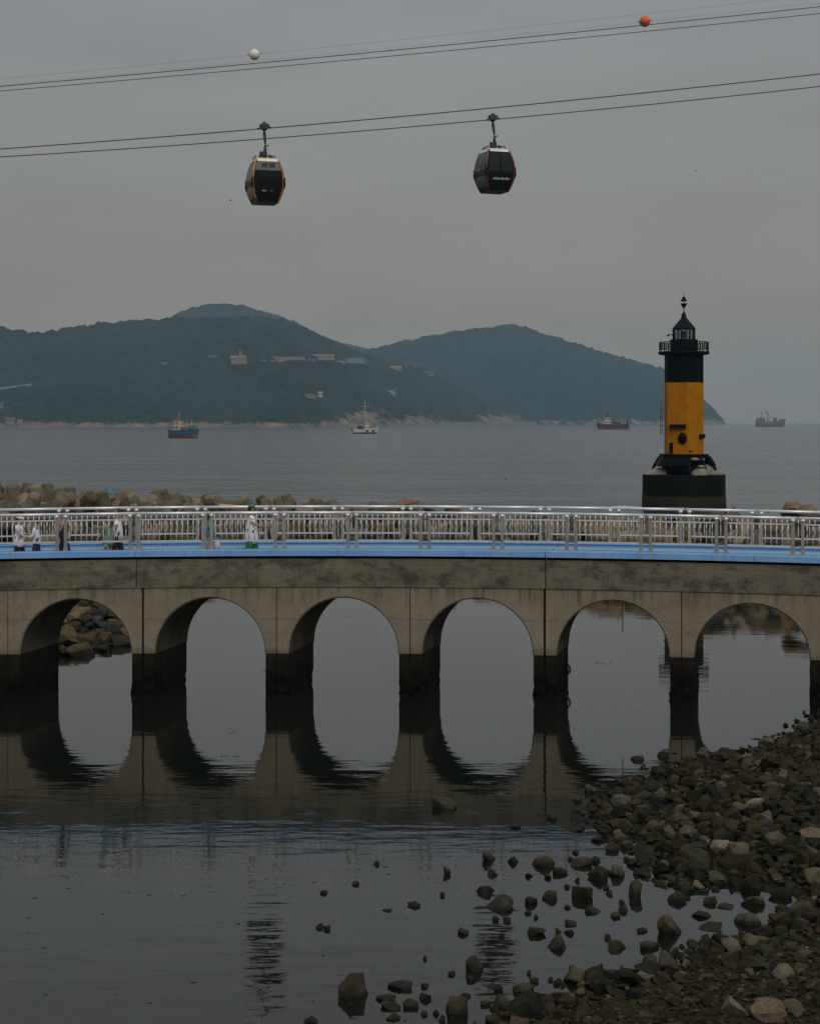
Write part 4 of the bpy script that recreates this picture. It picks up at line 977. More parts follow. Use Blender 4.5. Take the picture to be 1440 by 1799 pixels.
def person(px, d, face, hgt, label, shirt, trousers, lean=0.0, arm=((.1, .5), (.1, .5)), stride=.12, hat=None, hair=True, sleeves='short', flare=0.0, hem=.82, shorts=False, shoe=(.02, .02, .02), hathair=True):
    s_ = (px - 720) / F * (Yc(0) + d)
    for _ in range(4): s_ = (px - 720) / F * (Yc(s_) + d) - SK * d
    p = P(s_, d, ZD + .02); t = empty('person', p, 0 if face > 0 else PI); tag(t, label, 'person', None)
    k = hgt / 1.74; t.scale = (k, k, k)
    ca, sa = math.cos(lean), math.sin(lean)
    def T(x, y, z):
        if z > .93: return (x * ca + (z - .93) * sa, y, .93 + (z - .93) * ca - x * sa)
        return (x, y, z)
    hd = T(.03, 0, 1.56); 
    B = [(T(0, 0, .93), .13), (T(0, 0, 1.12), .12), (T(0, 0, 1.33), .13), (T(.0, 0, 1.46), .062), (T(.02, 0, 1.54), .088), (T(.015, 0, 1.635), .105), (T(.01, 0, 1.70), .07)]
    E = [(0, 1), (1, 2), (2, 3), (3, 4), (4, 5), (5, 6)]
    ex = MB(); sleeve_pts = []
    for i, sg in enumerate((1, -1)):
        up, fo = arm[i]; sh = Vector((0, .19 * sg, 1.39)); el = sh + Vector((math.sin(up) * .28, .035 * sg, -math.cos(up) * .28)); wr = el + Vector((math.sin(up + fo) * .24, -.02 * sg, -math.cos(up + fo) * .24))
        n0 = len(B); B += [(T(*(sh)), .062), (T(*el), .050), (T(*wr), .036)]; E += [(2, n0), (n0, n0 + 1), (n0 + 1, n0 + 2)]
        sleeve_pts.append((T(*sh), T(*el), T(*wr)))
        w_ = Vector(T(*wr)); dr = (w_ - Vector(T(*el))).normalized(); sd_ = Vector((0, 1, 0)); up_ = dr.cross(sd_).normalized()
        ex.ball(w_ + dr * .05, (.04, .022, .04), 8, 6)
        for q, (off, ln) in enumerate(((-.03, .065), (-.01, .08), (.011, .075), (.03, .06))):
            a_ = w_ + dr * .075 + up_ * off; ex.tube([a_, a_ + dr * ln * .55 + sd_ * .006 * -sg, a_ + dr * ln * .9 + sd_ * .028 * -sg], [.010, .009, .006], 5)
        a_ = w_ + dr * .03 + up_ * -.034; ex.tube([a_, a_ + dr * .035 - up_ * .025, a_ + dr * .06 - up_ * .028], [.012, .010, .007], 5)
    legs = []
    for i, sg in enumerate((1, -1)):
        st = stride * sg; hip = (0, .095 * sg, .90); kn = (st * .7 + .02, .10 * sg, .49); an = (st * 1.25 - .03, .10 * sg, .09); n0 = len(B)
        B += [(hip, .085), (kn, .058), (an, .042)]; E += [(0, n0), (n0, n0 + 1), (n0 + 1, n0 + 2)]; legs.append((hip, kn, an))
    # nose, ears
    hv = lambda x, y, z: Vector(T(x, y, z))
    ex.tube([hv(.095, 0, 1.63), hv(.128, 0, 1.592), hv(.10, 0, 1.585)], [.008, .014, .008], 6)
    for sg in (1, -1): ex.ball(hv(.015, .088 * sg, 1.60), (.022, .012, .032), 8, 6)
    ex.tube([hv(.095, -.025, 1.555), hv(.102, 0, 1.553), hv(.095, .025, 1.555)], [.005, .007, .005], 5)
    skin_obj('body', B, E, M['skin'], t, ex)
    for sg in (1, -1): MB().ball(hv(.092, .032 * sg, 1.625), .011, 8, 6).build('eye', M['eye'], t)
    # shirt
    A = [(T(.015, 0, hem - .10), .25 + .03 * (hem < .8)), (T(-.01, 0, 1.08), .205), (T(0, 0, 1.30), .19), (T(0, 0, 1.435), .10)]; Es = [(0, 1), (1, 2), (2, 3)]
    for sh, el, wr in sleeve_pts:
        n0 = len(A); sh, el, wr = Vector(sh), Vector(el), Vector(wr)
        if sleeves == 'none': continue
        if sleeves == 'short': A += [(sh, .10), (sh.lerp(el, .78), .095)]; Es += [(2, n0), (n0, n0 + 1)]
        else: A += [(sh, .095), (el, .078), (el.lerp(wr, .92), .06)]; Es += [(2, n0), (n0, n0 + 1), (n0 + 1, n0 + 2)]
    skin_obj('shirt', A, Es, shirt, t)
    Tp = [((0, 0, .93), .13)]; Et = []
    for hip, kn, an in legs:
        n0 = len(Tp); hip, kn, an = Vector(hip), Vector(kn), Vector(an)
        if shorts: Tp += [(hip, .11), (kn + Vector((0, 0, .02)), .12)]; Et += [(0, n0), (n0, n0 + 1)]
        else: Tp += [(hip, .105), (kn, .11 + flare * .4), (an + Vector((0, 0, .03)), .085 + flare)]; Et += [(0, n0), (n0, n0 + 1), (n0 + 1, n0 + 2)]
    skin_obj('trousers', Tp, Et, trousers, t)
    SM = mat('shoe leather', shoe, .6)
    for hip, kn, an in legs:
        b = MB(); b.ball((an[0] + .05, an[1], .055), (.13, .05, .055), 10, 6); b.build('shoe', SM, t)
    if hair:
        b = MB(); b.ball((0, 0, 0), (.115, .108, .112), 14, 10); o = b.build('hair', M['hair'], t, T(-.012, 0, 1.645)); o.rotation_euler = (0, lean - .25, 0)
        # open the face: keep only the cap over crown and nape
        bm = bmesh.new(); bm.from_mesh(o.data); bmesh.ops.delete(bm, geom=[v for v in bm.verts if v.co.x > .03 and v.co.z < .035 or v.co.z < -.085], context='VERTS'); bm.to_mesh(o.data); bm.free()
    if hat:
        b = MB(); b.lathe([(.108, 0), (.11, .05), (.095, .10), (.05, .125), (.01, .13)], 14)
        n = 9; vs = []; fs = []
        for i in range(n):
            a_ = -R(62) + R(124) * i / (n - 1); vs += [(.105 * math.cos(a_), .105 * math.sin(a_), .012), (.20 * math.cos(a_) + .0, .15 * math.sin(a_), -.004), (.20 * math.cos(a_), .15 * math.sin(a_), .006), (.105 * math.cos(a_), .105 * math.sin(a_), .022)]
        for i in range(n - 1):
            for j in range(4): fs.append((i * 4 + j, i * 4 + (j + 1) % 4, (i + 1) * 4 + (j + 1) % 4, (i + 1) * 4 + j))
        b.add(vs, fs, True); o = b.build('cap', hat, t, T(.005, 0, 1.665)); o.rotation_euler = (0, lean, 0)
    return t
cw = cloth('white cotton', (.85, .84, .88)); cb = cloth('black cloth', (.015, .016, .02)); cg = cloth('bright green cloth', (.02, .20, .06)); ct = cloth('teal shirt', (.03, .30, .22)); cp = cloth('pale green shirt', (.16, .30, .20)); be = cloth('beige shorts', (.40, .33, .23)); gr = cloth('grey trousers', (.30, .31, .33)); cn = cloth('navy top', (.03, .035, .07))
person(34, .95, 1, 1.76, 'person in a long white shirt and white cap walking right at the far left', cw, cb, arm=((.2, 1.2), (.1, .9)), hat=cw, hem=.66)
person(65, 1.1, -1, 1.64, 'dark haired person in a white shirt and dark shorts facing left at far left', cw, cn, lean=.06, arm=((.25, .9), (.1, .7)), sleeves='long', hem=.76, stride=.08)
person(114, 1.1, -1, 1.88, 'person with a mop of black hair behind the railing posts', cn, cb, lean=.05, arm=((.3, 1.0), (.1, .5)), sleeves='none', hem=.86)
person(191, .9, -1, 1.72, 'stooping person in a pale green shirt and beige shorts', cp, be, lean=.28, arm=((.5, .5), (.35, .4)), hem=.68, shorts=True, flare=.02)
tp = person(207, 1.2, -1, 1.98, 'dark haired person in a white top with a black shoulder strap', cw, cb, arm=((.05, .25), (-.15, .3)), hem=.72, flare=.02)
person(370, 1.1, 1, 1.78, 'person in a teal shirt half hidden behind the railing posts', ct, gr, arm=((.1, .3), (.1, .3)), hem=.86)
person(442, 1.1, 1, 2.06, 'person in a green cap, white shirt and bright green trousers walking right', cw, cg, arm=((.15, .45), (.55, .75)), hat=cg, hem=.58, flare=.05, shoe=(.02, .16, .05), stride=.10)
# bags carried by the walkers
def bag(name, px, d, z, size, m_, label, strap=None):
    s_ = (px - 720) / F * (Yc(0) + d); p = P(s_ - SK * d, d, z); b = MB(); b.ball((0, 0, 0), size, 12, 8)
    t = empty(name, p); tag(t, label, 'bag'); b.build('pouch', m_, t)
    MB().tube([(-size[0] * .5, 0, size[2] * .8), (-size[0] * .3, 0, size[2] * 1.7), (size[0] * .3, 0, size[2] * 1.7), (size[0] * .5, 0, size[2] * .8)], .012, 6).build('handle', m_, t)
bag('shoulder_bag', 221, 1.45, 5.92, (.17, .09, .21), cb, 'black bag carried beside the dark haired person in white')
bag('carrier_bag', 381, .75, 5.36, (.11, .08, .17), cloth('white plastic bag', (.62, .62, .60)), 'white carrier bag low beside the railing posts by the teal shirt')
bag('hand_bag', 121, 1.0, 5.78, (.08, .06, .15), cloth('cream bag', (.55, .50, .36)), 'cream bag hanging between the railing posts by the black haired person')
st = MB(); st.tube([(.12, -.165, 1.0), (.155, -.06, 1.2), (.12, .08, 1.4), (0, .12, 1.45), (-.13, .05, 1.38), (-.165, -.08, 1.15), (-.13, -.17, 1.0)], .016, 6); st.build('bag_strap', cb, tp)

# ------------------------------------------------------------------ cable car
LG = 112.0
def cable(name, pts, depth, r_, label, m_='cable', group='cables across the sky', wob=0.0):
    xs = np.array([p[0] for p in pts], float); ys = np.array([p[1] for p in pts], float); c = np.polyfit(xs, ys, 2)
    q = [(wx(u, depth), depth, wz(np.polyval(c, u), depth)) for u in np.linspace(-700, 2140, 120)]
    b = MB(); b.tube(q, r_, 7); o = b.build(name, M[m_]); tag(o, label, 'cable', group)
    return lambda u: wz(np.polyval(c, u), depth)
zC = cable('cable', [(0, 261), (180, 248.8), (360, 235.3), (464, 226.5), (740, 201), (1080, 167), (1440, 130.5)], LG, .038, 'upper cable of the lower pair, carrying the orange framed cabin')
zD = cable('cable', [(0, 276.5), (180, 264.5), (360, 250.3), (464, 242.5), (740, 222), (865, 210.5), (1080, 190.5), (1440, 151)], LG + 4, .036, 'lower cable of the lower pair, carrying the red framed cabin')
cable('cable', [(0, 152), (360, 119), (560, 101), (740, 83.5), (1080, 49.5), (1440, 11.5)], 128, .034, 'upper dark cable of the upper pair near the top of the sky')
cable('cable', [(0, 160), (360, 128.5), (740, 93.5), (1080, 60.5), (1440, 23.5)], 131, .030, 'lower dark cable of the upper pair near the top of the sky')
zW = cable('wire', [(0, 139), (360, 104.5), (447, 95.5), (740, 66), (1080, 30.5), (1340, 1)], 134, .009, 'faint thin wire that carries the white marker ball', 'thincable')
zO = cable('wire', [(0, 150), (360, 115.5), (740, 79), (1132, 38), (1440, 4)], 137, .007, 'faint thin wire that carries the orange marker ball', 'thincable')
for px, Y, zf, m_, lab in ((447, 134, zW, 'white', 'white marker ball on a thin wire above the orange framed cabin'), (1132, 137, zO, 'orange', 'orange marker ball on a thin wire at top right')):
    r_ = 9.6 * Y / F; t = empty('marker_ball', (wx(px, Y), Y, zf(px))); tag(t, lab, 'marker ball', 'aerial marker balls on the wires')
    MB().ball((0, 0, 0), r_, 24, 16).build('ball', M[m_], t)
    b = MB(); b.tube([(-r_ * 1.25, 0, -.04), (-r_ * .9, 0, -.02), (r_ * .9, 0, .06), (r_ * 1.25, 0, .08)], [.03, .06, .06, .03], 6); b.build('clamp', M['hanger'], t)
M['greyglass'] = glass_mat('grey cabin glass', (0.026, 0.031, 0.034), 0.2)  # pale reflection on the upper panes put into the lighter tint
def cabin(px, Y, zf, roof_y, bot_y, yaw, frame, roofm, label, pane='darkglass', dx=0.0, tilt=0.0, letters=None, bright=True):
    zcab = zf(px); t = empty('cable_car_cabin', (wx(px, Y), Y, zcab)); tag(t, label, 'cable car', 'cable car cabins')
    s_ = Y / F; z1_ = wz(roof_y, Y) - zcab; z0_ = wz(bot_y, Y) - zcab; hh = z1_ - z0_; hw = 1.12
    def L(x, y, z):      # cabin space -> thing space
        return Vector((x * math.cos(yaw) - y * math.sin(yaw) + dx, x * math.sin(yaw) + y * math.cos(yaw), z))
    prof = [(k, .99 - (.37 if k < .47 else .27) * (abs(k - .47) / .5) ** 2.1) for k in np.linspace(0, 1, 25)]
    def w_at(k): return float(np.interp(k, [p_[0] for p_ in prof], [p_[1] for p_ in prof])) * hw
    def side_pt(side, u, k, off=0.0):     # u in -1..1 across the side
        w = w_at(k); c = .14; uu = u * (w - c); a = (0, PI / 2, PI, -PI / 2)[side]
        x, y = uu, -(w + off); return L(x * math.cos(a) - y * math.sin(a), x * math.sin(a) + y * math.cos(a), z0_ + hh * k)
    def panel(name, side, u0, u1, k0, k1, m_, off=0.0, th=.03):
        n = 12; vs = []; fs = []
        for i in range(n + 1):
            k = k0 + (k1 - k0) * i / n
            vs += [side_pt(side, u0, k, off), side_pt(side, u1, k, off), side_pt(side, u1, k, off - th), side_pt(side, u0, k, off - th)]
        for i in range(n):
            for j in range(4): fs.append((i * 4 + j, i * 4 + (j + 1) % 4, (i + 1) * 4 + (j + 1) % 4, (i + 1) * 4 + j))
        fs += [(3, 2, 1, 0), tuple(n * 4 + j for j in range(4))]
        return mesh_obj(name, vs, fs, m_, t)
    for side in range(4):
        if side in (0, 2):
            panel('door', side, -.99, -.015, .10, .93, M['darkglass']); panel('door', side, .015, .99, .10, .93, M['darkglass'])
            if pane != 'darkglass':
                for u_ in (-.93, .09): panel('door_window', side, u_, u_ + .84, .46, .90, M[pane], .008)
            panel('vent_window', side, -.55, -.06, .79, .89, M['cabinblack'], .012); panel('vent_window', side, .10, .60, .79, .89, M['cabinblack'], .012)
            panel('lower_panel', side, -.99, .99, .10, .30, M['cabinblack'], .006, .05)
            panel('door_seam', side, -.014, .014, .10, .93, M['cabinblack'], .008)
        else:
            panel('upper_window', side, -.97, .97, .50, .92, M['sideglass']); panel('lower_window', side, -.97, .97, .11, .37, M['sideglass'])
            panel('side_rail', side, -.99, .99, .37, .50, M['cabinblack'], .02, .06)
        panel('roof_trim', side, -1.02, 1.02, .932, .985, roofm, .03, .06)
        panel('floor_trim', side, -1.0, 1.0, .02, .10, M['cabinblack'], .01, .05)
        # bumper at the widest point
    for i, (sx, sy) in enumerate(((1, 1), (1, -1), (-1, 1), (-1, -1))):
        pts = []; rs = []
        for k in np.linspace(.02, .97, 18):
            w = w_at(k) - .05; pts.append(L(sx * w, sy * w, z0_ + hh * k)); rs.append(.075)
        MB().tube(pts, rs, 8).build('corner_frame', frame, t)
        pts = [L(sx * (w_at(k) + .0), sy * (w_at(k) - .02), z0_ + hh * k) for k in np.linspace(.30, .58, 8)]
        MB().tube(pts, [.04, .07, .085, .09, .09, .085, .07, .04], 8).build('bumper', M['cabinblack'], t)
    fl = MB(); w = w_at(.02); fl.add([L(x * w, y * w, z0_ + hh * k) for k in (0, .06) for x, y in ((-1, -1), (1, -1), (1, 1), (-1, 1))], [(3, 2, 1, 0), (4, 5, 6, 7), (0, 1, 5, 4), (1, 2, 6, 5), (2, 3, 7, 6), (3, 0, 4, 7)]); fl.build('floor', M['cabinblack'], t)
    w = w_at(.97)
    rf = MB(); rf.add([L(x * w * q, y * w * q, z0_ + hh * k) for k, q in ((.97, 1.0), (1.0, .93), (1.035, .55)) for x, y in ((-1, -1), (1, -1), (1, 1), (-1, 1))], [(3, 2, 1, 0), (8, 9, 10, 11)] + [(r_ * 4 + j, r_ * 4 + (j + 1) % 4, r_ * 4 + 4 + (j + 1) % 4, r_ * 4 + 4 + j) for r_ in (0, 1) for j in range(4)]); rf.build('roof', M['cabinroof_dull'], t)
    for sg in (-1, 1):    # benches inside
        b = MB(); vs = [L(sg * x, y, z0_ + hh * z) for x in (.42, .80) for y in (-.62, .62) for z in (.20, .26)]
        b.add(vs, [(0, 1, 3, 2), (4, 6, 7, 5), (0, 4, 5, 1), (2, 3, 7, 6), (0, 2, 6, 4), (1, 5, 7, 3)]); b.build('bench', M['cabinblack'], t)
    rk = MB()
    for a, b_ in (((-.55, -.62), (.55, -.62)), ((-.55, .62), (.55, .62)), ((-.72, -.5), (-.72, .5))): rk.tube([L(a[0], a[1], z1_ + .06), L(a[0] * 1.0, a[1], z1_ + .2), L(b_[0], b_[1], z1_ + .2), L(b_[0], b_[1], z1_ + .06)], .035, 6)
    rk.build('roof_rack', M['hanger'], t)
    bx = MB(); bx.box(L(-.12, 0, z1_ + .36), (.5, .5, .42)); bx.build('damper_box', M['hanger'], t, bevel=.05)
    MB().tube([L(.25, 0, z1_ + .35), L(.62, 0, z1_ + .05)], .10, 6).build('roof_strut', M['hanger'], t)
    MB().tube([(dx * .7, 0, z1_ + .3), (dx * .75 + .02, 0, z1_ + .9), (dx * .5 + .03, 0, z1_ * .45), (.0, 0, -.35), (0, 0, -.05)], [.12, .095, .085, .11, .13], 8).build('hanger_arm', M['hanger'], t)
    MB().tube([(dx * .5 + .02, 0, z1_ * .55), (dx * .5 - .28 if dx <= 0 else dx * .5 + .3, 0, z1_ * .53)], .04, 6).build('step', M['hanger'], t)
    g = MB(); sl = (zf(px + 20) - zf(px - 20)) / (40 * s_)
    g.box((0, 0, .10), (.42, .36, .40)); g.box((-.32, 0, .02), (.34, .2, .13)); g.box((.32, 0, .04), (.34, .2, .13)); o = g.build('grip', M['hanger'], t, bevel=.06); o.rotation_euler = (0, -math.atan(sl), 0)
    for x, z in ((-.2, .18), (0.0, .32), (.2, .2)): MB().lathe([(.10, -.08), (.15, -.03), (.15, .03), (.10, .08)], 12).build('grip_roller', M['hanger'], t, (x, 0, z)).rotation_euler = (R(90), 0, 0)
    if letters:
        for u0, u1, k0, k1 in letters: panel('lettering', 0, u0, u1, k0, k1, M['lettering'], .014, .02)
    return t
lt = [(-.48, -.42, .245, .262), (-.40, -.33, .245, .275), (-.31, -.27, .245, .262), (-.25, -.21, .245, .28), (-.19, -.14, .245, .262), (.22, .25, .25, .275), (.29, .32, .25, .27)]
cabin(464.5, LG, zC, 281.5, 358.5, R(17), M['cabinframe'], M['cabinroof_dull'], 'orange framed dark glass cable car cabin hanging at left', 'darkglass', .05, letters=lt)
lt2 = [(-.60 + i * .115, -.60 + i * .115 + (.07 if i % 3 else .095), .262 + .004 * (i % 2), .30 + (.018 if i in (2, 6, 9) else .0)) for i in range(12)]
cabin(865.5, LG + 4, zD, 264.5, 338.5, R(20), M['cabinframe_red'], M['cabinroof'], 'red framed dark glass cable car cabin hanging right of the other', 'greyglass', .12, letters=lt2)
# birds far off in the sky
for px, py, Y, lab in ((405, 352, 170, 'tiny dark bird in the sky left of the orange framed cabin'), (1221, 300, 200, 'tiny dark bird alone in the sky above the lighthouse')):
    b = MB(); b.ball((0, 0, 0), (.16, .06, .06), 8, 6); b.add([(-.05, 0, .02), (.07, 0, .02), (.0, -.34, .12), (-.05, 0, .02), (.07, 0, .02), (.0, .34, .12)], [(0, 1, 2), (3, 4, 5)]); o = b.build('bird', M['blackmetal'], None, (wx(px, Y), Y, wz(py, Y))); o.rotation_euler = (0, 0, R(60))
    tag(o, lab, 'bird')

# scraps of weed and leaf litter drifting on the lagoon
fl_ = MB(); rf_ = random.Random(31)
for i in range(110):
    if i < 80: px, py = rf_.uniform(-20, 720), 1490 + 310 * rf_.random() ** 1.2
    else: px, py = rf_.choice(((580, 1083), (870, 1097), (610, 1082), (850, 1171), (400, 1287), (405, 1329), (1045, 1096), (1060, 1165), (1330, 1300), (480, 1177))); px += rf_.uniform(-16, 16); py += rf_.uniform(-2, 2)
    p = ground(px, py); s_ = p.y / F; w_ = rf_.choice((1.2, 1.6, 2.2, 5.5)) * s_ * (1 if i < 80 else 2.2); d_ = w_ * rf_.uniform(.3, .9); n_ = 7
    vs = [(p.x + w_ * math.cos(2 * PI * k / n_) * rf_.uniform(.5, 1.1), p.y + d_ * math.sin(2 * PI * k / n_) * rf_.uniform(.5, 1.1), .003) for k in range(n_)] + [(p.x, p.y, .012)]
    fl_.add(vs, [(k, (k + 1) % n_, n_) for k in range(n_)])
tag(fl_.build('floating_weed', mat('drifting weed', (.016, .016, .010), .8, var=.5, spec=.1)), kind='stuff')

# ------------------------------------------------------------------ rocky shore in the foreground
POLY_PX = [(1560, 1236), (1440, 1258), (1405, 1288), (1345, 1312), (1290, 1330), (1215, 1332), (1180, 1352), (1120, 1378), (1062, 1402), (1035, 1432), (1075, 1462), (1125, 1485), (1130, 1512), (1165, 1548), (1210, 1560),
           (1255, 1545), (1300, 1552), (1352, 1562), (1395, 1570), (1425, 1585), (1412, 1612), (1392, 1640), (1340, 1650), (1285, 1655), (1235, 1668), (1215, 1690), (1165, 1712), (1090, 1728), (1010, 1742), (985, 1768), (905, 1788), (875, 1815), (860, 1900)]
POLY = [ground(x, y) for x, y in POLY_PX]; POLY = np.array([(p.x, p.y) for p in POLY] + [(30, 22), (30, 56)])
def sdist(px_, py_):
    """signed distance to the shoreline, positive on land (arrays)"""
    n = len(POLY); dmin = np.full(px_.shape, 1e9); inside = np.zeros(px_.shape, bool)
    for i in range(n):
        a = POLY[i]; b = POLY[(i + 1) % n]; e = b - a; wxp = px_ - a[0]; wyp = py_ - a[1]
        t = np.clip((wxp * e[0] + wyp * e[1]) / (e @ e), 0, 1); dmin = np.minimum(dmin, np.hypot(wxp - e[0] * t, wyp - e[1] * t))
        c = ((a[1] > py_) != (b[1] > py_)) & (px_ < (b[0] - a[0]) * (py_ - a[1]) / (b[1] - a[1] + 1e-12) + a[0]); inside ^= c
    return np.where(inside, dmin, -dmin)
gx = np.arange(-6, 26.01, .22); gy = np.arange(23, 58.01, .22); GX, GY = np.meshgrid(gx, gy)
SD = sdist(GX, GY)
def hgt(sd): return np.where(sd > 0, .02 + .10 * np.minimum(sd, 7) ** .9, np.maximum(-.9, .22 * sd))
GZ = hgt(SD)
for i in range(GZ.shape[0]):
    for j in range(GZ.shape[1]): GZ[i, j] += .07 * mnoise.noise(Vector((GX[i, j] * .9, GY[i, j] * .9, 0))) * (1 if SD[i, j] > .3 else .4) - (.02 if SD[i, j] < 0 else 0)
m_ = len(gx)
vs = np.stack([GX.ravel(), GY.ravel(), GZ.ravel()], 1)
fs = [(i * m_ + j, i * m_ + j + 1, (i + 1) * m_ + j + 1, (i + 1) * m_ + j) for i in range(len(gy) - 1) for j in range(m_ - 1)]
tag(mesh_obj('shore', vs.tolist(), fs, M['soil'], smooth=True), kind='structure')
def gz(x, y):
    j = min(max(int((x - gx[0]) / .22), 0), m_ - 1); i = min(max(int((y - gy[0]) / .22), 0), len(gy) - 1); return float(GZ[i, j]), float(SD[i, j])

# rocks standing in the shallows: photo column, waterline row, width, height (photo pixels)
AWASH = [(620, 1753, 50, 35), (708, 1738, 50, 10), (682, 1759, 40, 7), (690, 1774, 43, 5), (722, 1770, 32, 11), (745, 1758, 22, 10), (690, 1791, 33, 5), (830, 1707, 37, 27), (806, 1783, 43, 26), (816, 1753, 24, 6), (852, 1766, 20, 7), (882, 1768, 35, 12),
 (918, 1742, 40, 12), (957, 1762, 25, 14), (980, 1668, 34, 20), (1015, 1728, 48, 24), (942, 1645, 34, 10), (1005, 1626, 25, 4), (870, 1597, 64, 15), (858, 1571, 46, 10), (870, 1617, 13, 6), (813, 1641, 20, 8), (933, 1588, 22, 13), (967, 1580, 28, 13), (1021, 1580, 42, 19), (1043, 1603, 30, 6), (787, 1536, 15, 14), (727, 1593, 24, 6), (778, 1574, 10, 5), (659, 1520, 15, 4), (747, 1686, 8, 4), (862, 1512, 25, 18), (900, 1515, 20, 8), (865, 1538, 18, 10), (955, 1522, 40, 16), (985, 1535, 27, 12), (965, 1543, 17, 6), (1020, 1523, 42, 11), (1052, 1545, 38, 19), (1045, 1515, 20, 9), (932, 1541, 18, 4), (785, 1420, 56, 14),
 (1117, 1578, 28, 27), (1095, 1602, 20, 8), (1083, 1612, 22, 8), (1185, 1643, 56, 30), (1140, 1668, 40, 11), (1075, 1668, 46, 10), (1068, 1650, 14, 6), (1252, 1636, 44, 14), (1233, 1612, 33, 8), (1315, 1625, 46, 19), (1370, 1626, 54, 20), (1248, 1588, 24, 10), (1190, 1585, 36, 15), (1203, 1568, 26, 16), (1180, 1551, 18, 8), (1277, 1597, 30, 10), (1322, 1593, 44, 13), (1085, 1540, 27, 19), (1115, 1537, 17, 8), (1122, 1336, 26, 6), (1040, 1392, 26, 11), (1158, 1378, 12, 5), (1075, 1495, 28, 11), (1102, 1490, 25, 11), (1067, 1425, 25, 14), (1087, 1378, 16, 9), (1077, 1722, 38, 14), (1143, 1705, 29, 26), (1177, 1710, 44, 30), (1318, 1566, 40, 32), (1410, 1610, 44, 24), (905, 1455, 22, 5), (1010, 1460, 30, 6), (970, 1440, 20, 5), (545, 1798, 26, 9)]
_r = random.Random(17)
while len(AWASH) < 122:
    q = (_r.uniform(560, 1140), _r.uniform(1490, 1795)); 
    if q[0] < 1000 - (q[1] - 1490) * .9 and _r.random() < .8: continue
    pg = ground(*q)
    if float(sdist(np.array([pg.x]), np.array([pg.y]))[0]) > -.2: continue
    if min(abs(q[0] - a_[0]) / (a_[2] * .6 + 8) + abs(q[1] - a_[1]) / 9 for a_ in AWASH) < 1: continue
    w_ = _r.uniform(7, 19); AWASH.append((q[0], q[1], w_, w_ * _r.uniform(.18, .42)))
MOSSY = with_mat(ROCKS[2], mat('mossy green rock', (.024, .027, .007), .9, var=.5, scale=4, bump=.6, bscale=12))
bands = [(0, 1470, 'in the row under the bridge'), (1470, 1530, 'in the farthest open row'), (1530, 1562, 'in the second farthest row'), (1562, 1600, 'in the middle row'), (1600, 1660, 'in the third nearest row'), (1660, 1735, 'in the second nearest row'), (1735, 1900, 'in the nearest row')]
ORD = ['leftmost'] + [w + ' from left' for w in 'second third fourth fifth sixth seventh eighth ninth tenth eleventh twelfth thirteenth fourteenth fifteenth sixteenth seventeenth eighteenth nineteenth twentieth twenty-first twenty-second twenty-third twenty-fourth twenty-fifth twenty-sixth twenty-seventh twenty-eighth twenty-ninth thirtieth'.split()]
ra = random.Random(4)
for lo, hi, bn in bands:
    row = sorted([q for q in AWASH if lo <= q[1] < hi])
    for i, (px, py, w, h_) in enumerate(row):
        p = ground(px, py); s_ = p.y / F; W_ = w * s_ / 2; Hh = h_ * s_ * (1.0 if h_ > 8 else 1.1)
        kind = 'flat' if h_ < w * .26 else 'tall blocky' if h_ > w * .62 else 'rounded' if h_ > w * .45 else 'low angular'
        me = ra.choice(ROCKS) if (px, py) != (785, 1420) else MOSSY
        zz = Hh * .95; z0 = .05 * Hh
        o = inst(me, 'rock', (p.x, p.y + W_ * .5, z0), None, (ra.uniform(-.25, .25), ra.uniform(-.2, .2), ra.uniform(0, 6.28)), (1, 1, 1))
        # half of the stone sits under water
        o.scale = (W_ * ra.uniform(1.0, 1.1), W_ * ra.uniform(.8, 1.05), max(Hh * 1.08, .08)); o.rotation_euler.z = ra.choice((0, PI)) + ra.uniform(-.35, .35)
        col_ = 'mossy green' if me is MOSSY else 'dark wet'
        tag(o, f'{kind} {col_} rock awash, {ORD[i]} {bn}', 'rock', 'rocks standing in the shallow water')
# rubble bank: the largest stones singly, the small ones as one mass
rk = random.Random(21); placed = []; cell = {}
def free(x, y, r_):
    ci, cj = int(x / .6), int(y / .6)
    for a in (-1, 0, 1):
        for b in (-1, 0, 1):
            for (x2, y2, r2) in cell.get((ci + a, cj + b), ()):
                if (x - x2) ** 2 + (y - y2) ** 2 < ((r_ + r2) * .70) ** 2: return False
    return True
# hand-placed landmarks of the bank
MARK = [(1267, 1470, 42, 'light', 'pale flat topped rock in the middle of the bank'), (1302, 1466, 18, 'red', 'small reddish stone beside the pale flat topped rock'), (1322, 1545, 36, 'mossy', 'mossy upright rock at the head of the inner pool'), (1262, 1508, 52, 'green', 'rock slab covered in bright green weed'), (1226, 1518, 26, 'tan', 'rounded tan rock beside the weed covered slab'), (1378, 1292, 30, 'dark', 'tall dark rounded rock at the top edge of the bank'), (1412, 1262, 34, 'dark', 'dark rock at the foot of the rightmost pier'), (1085, 1430, 24, 'red', 'small reddish brown rock at the tip of the bank'), (1425, 1460, 40, 'tan', 'broad tan rock at the right edge of the bank'), (1345, 1440, 36, 'dark', 'large dark angular rock high in the bank'), (1330, 1412, 36, 'light', 'pale angular rock high in the bank'), (1375, 1715, 42, 'tan', 'rounded brown stone on the gravel at lower right'), (1350, 1790, 60, 'tan', 'large pale brown rock at the lower right corner'), (1280, 1785, 50, 'tan', 'pale brown rock at the bottom edge left of the corner')]
COLS = {'light': (.15, .135, .095), 'red': (.10, .05, .032), 'mossy': (.024, .024, .009), 'green': (.030, .040, .007), 'tan': (.11, .088, .05), 'dark': (.022, .022, .02)}
MM = {k: mat('bank rock ' + k, v, .8, var=.45, scale=4, bump=.6, bscale=11) for k, v in COLS.items()}
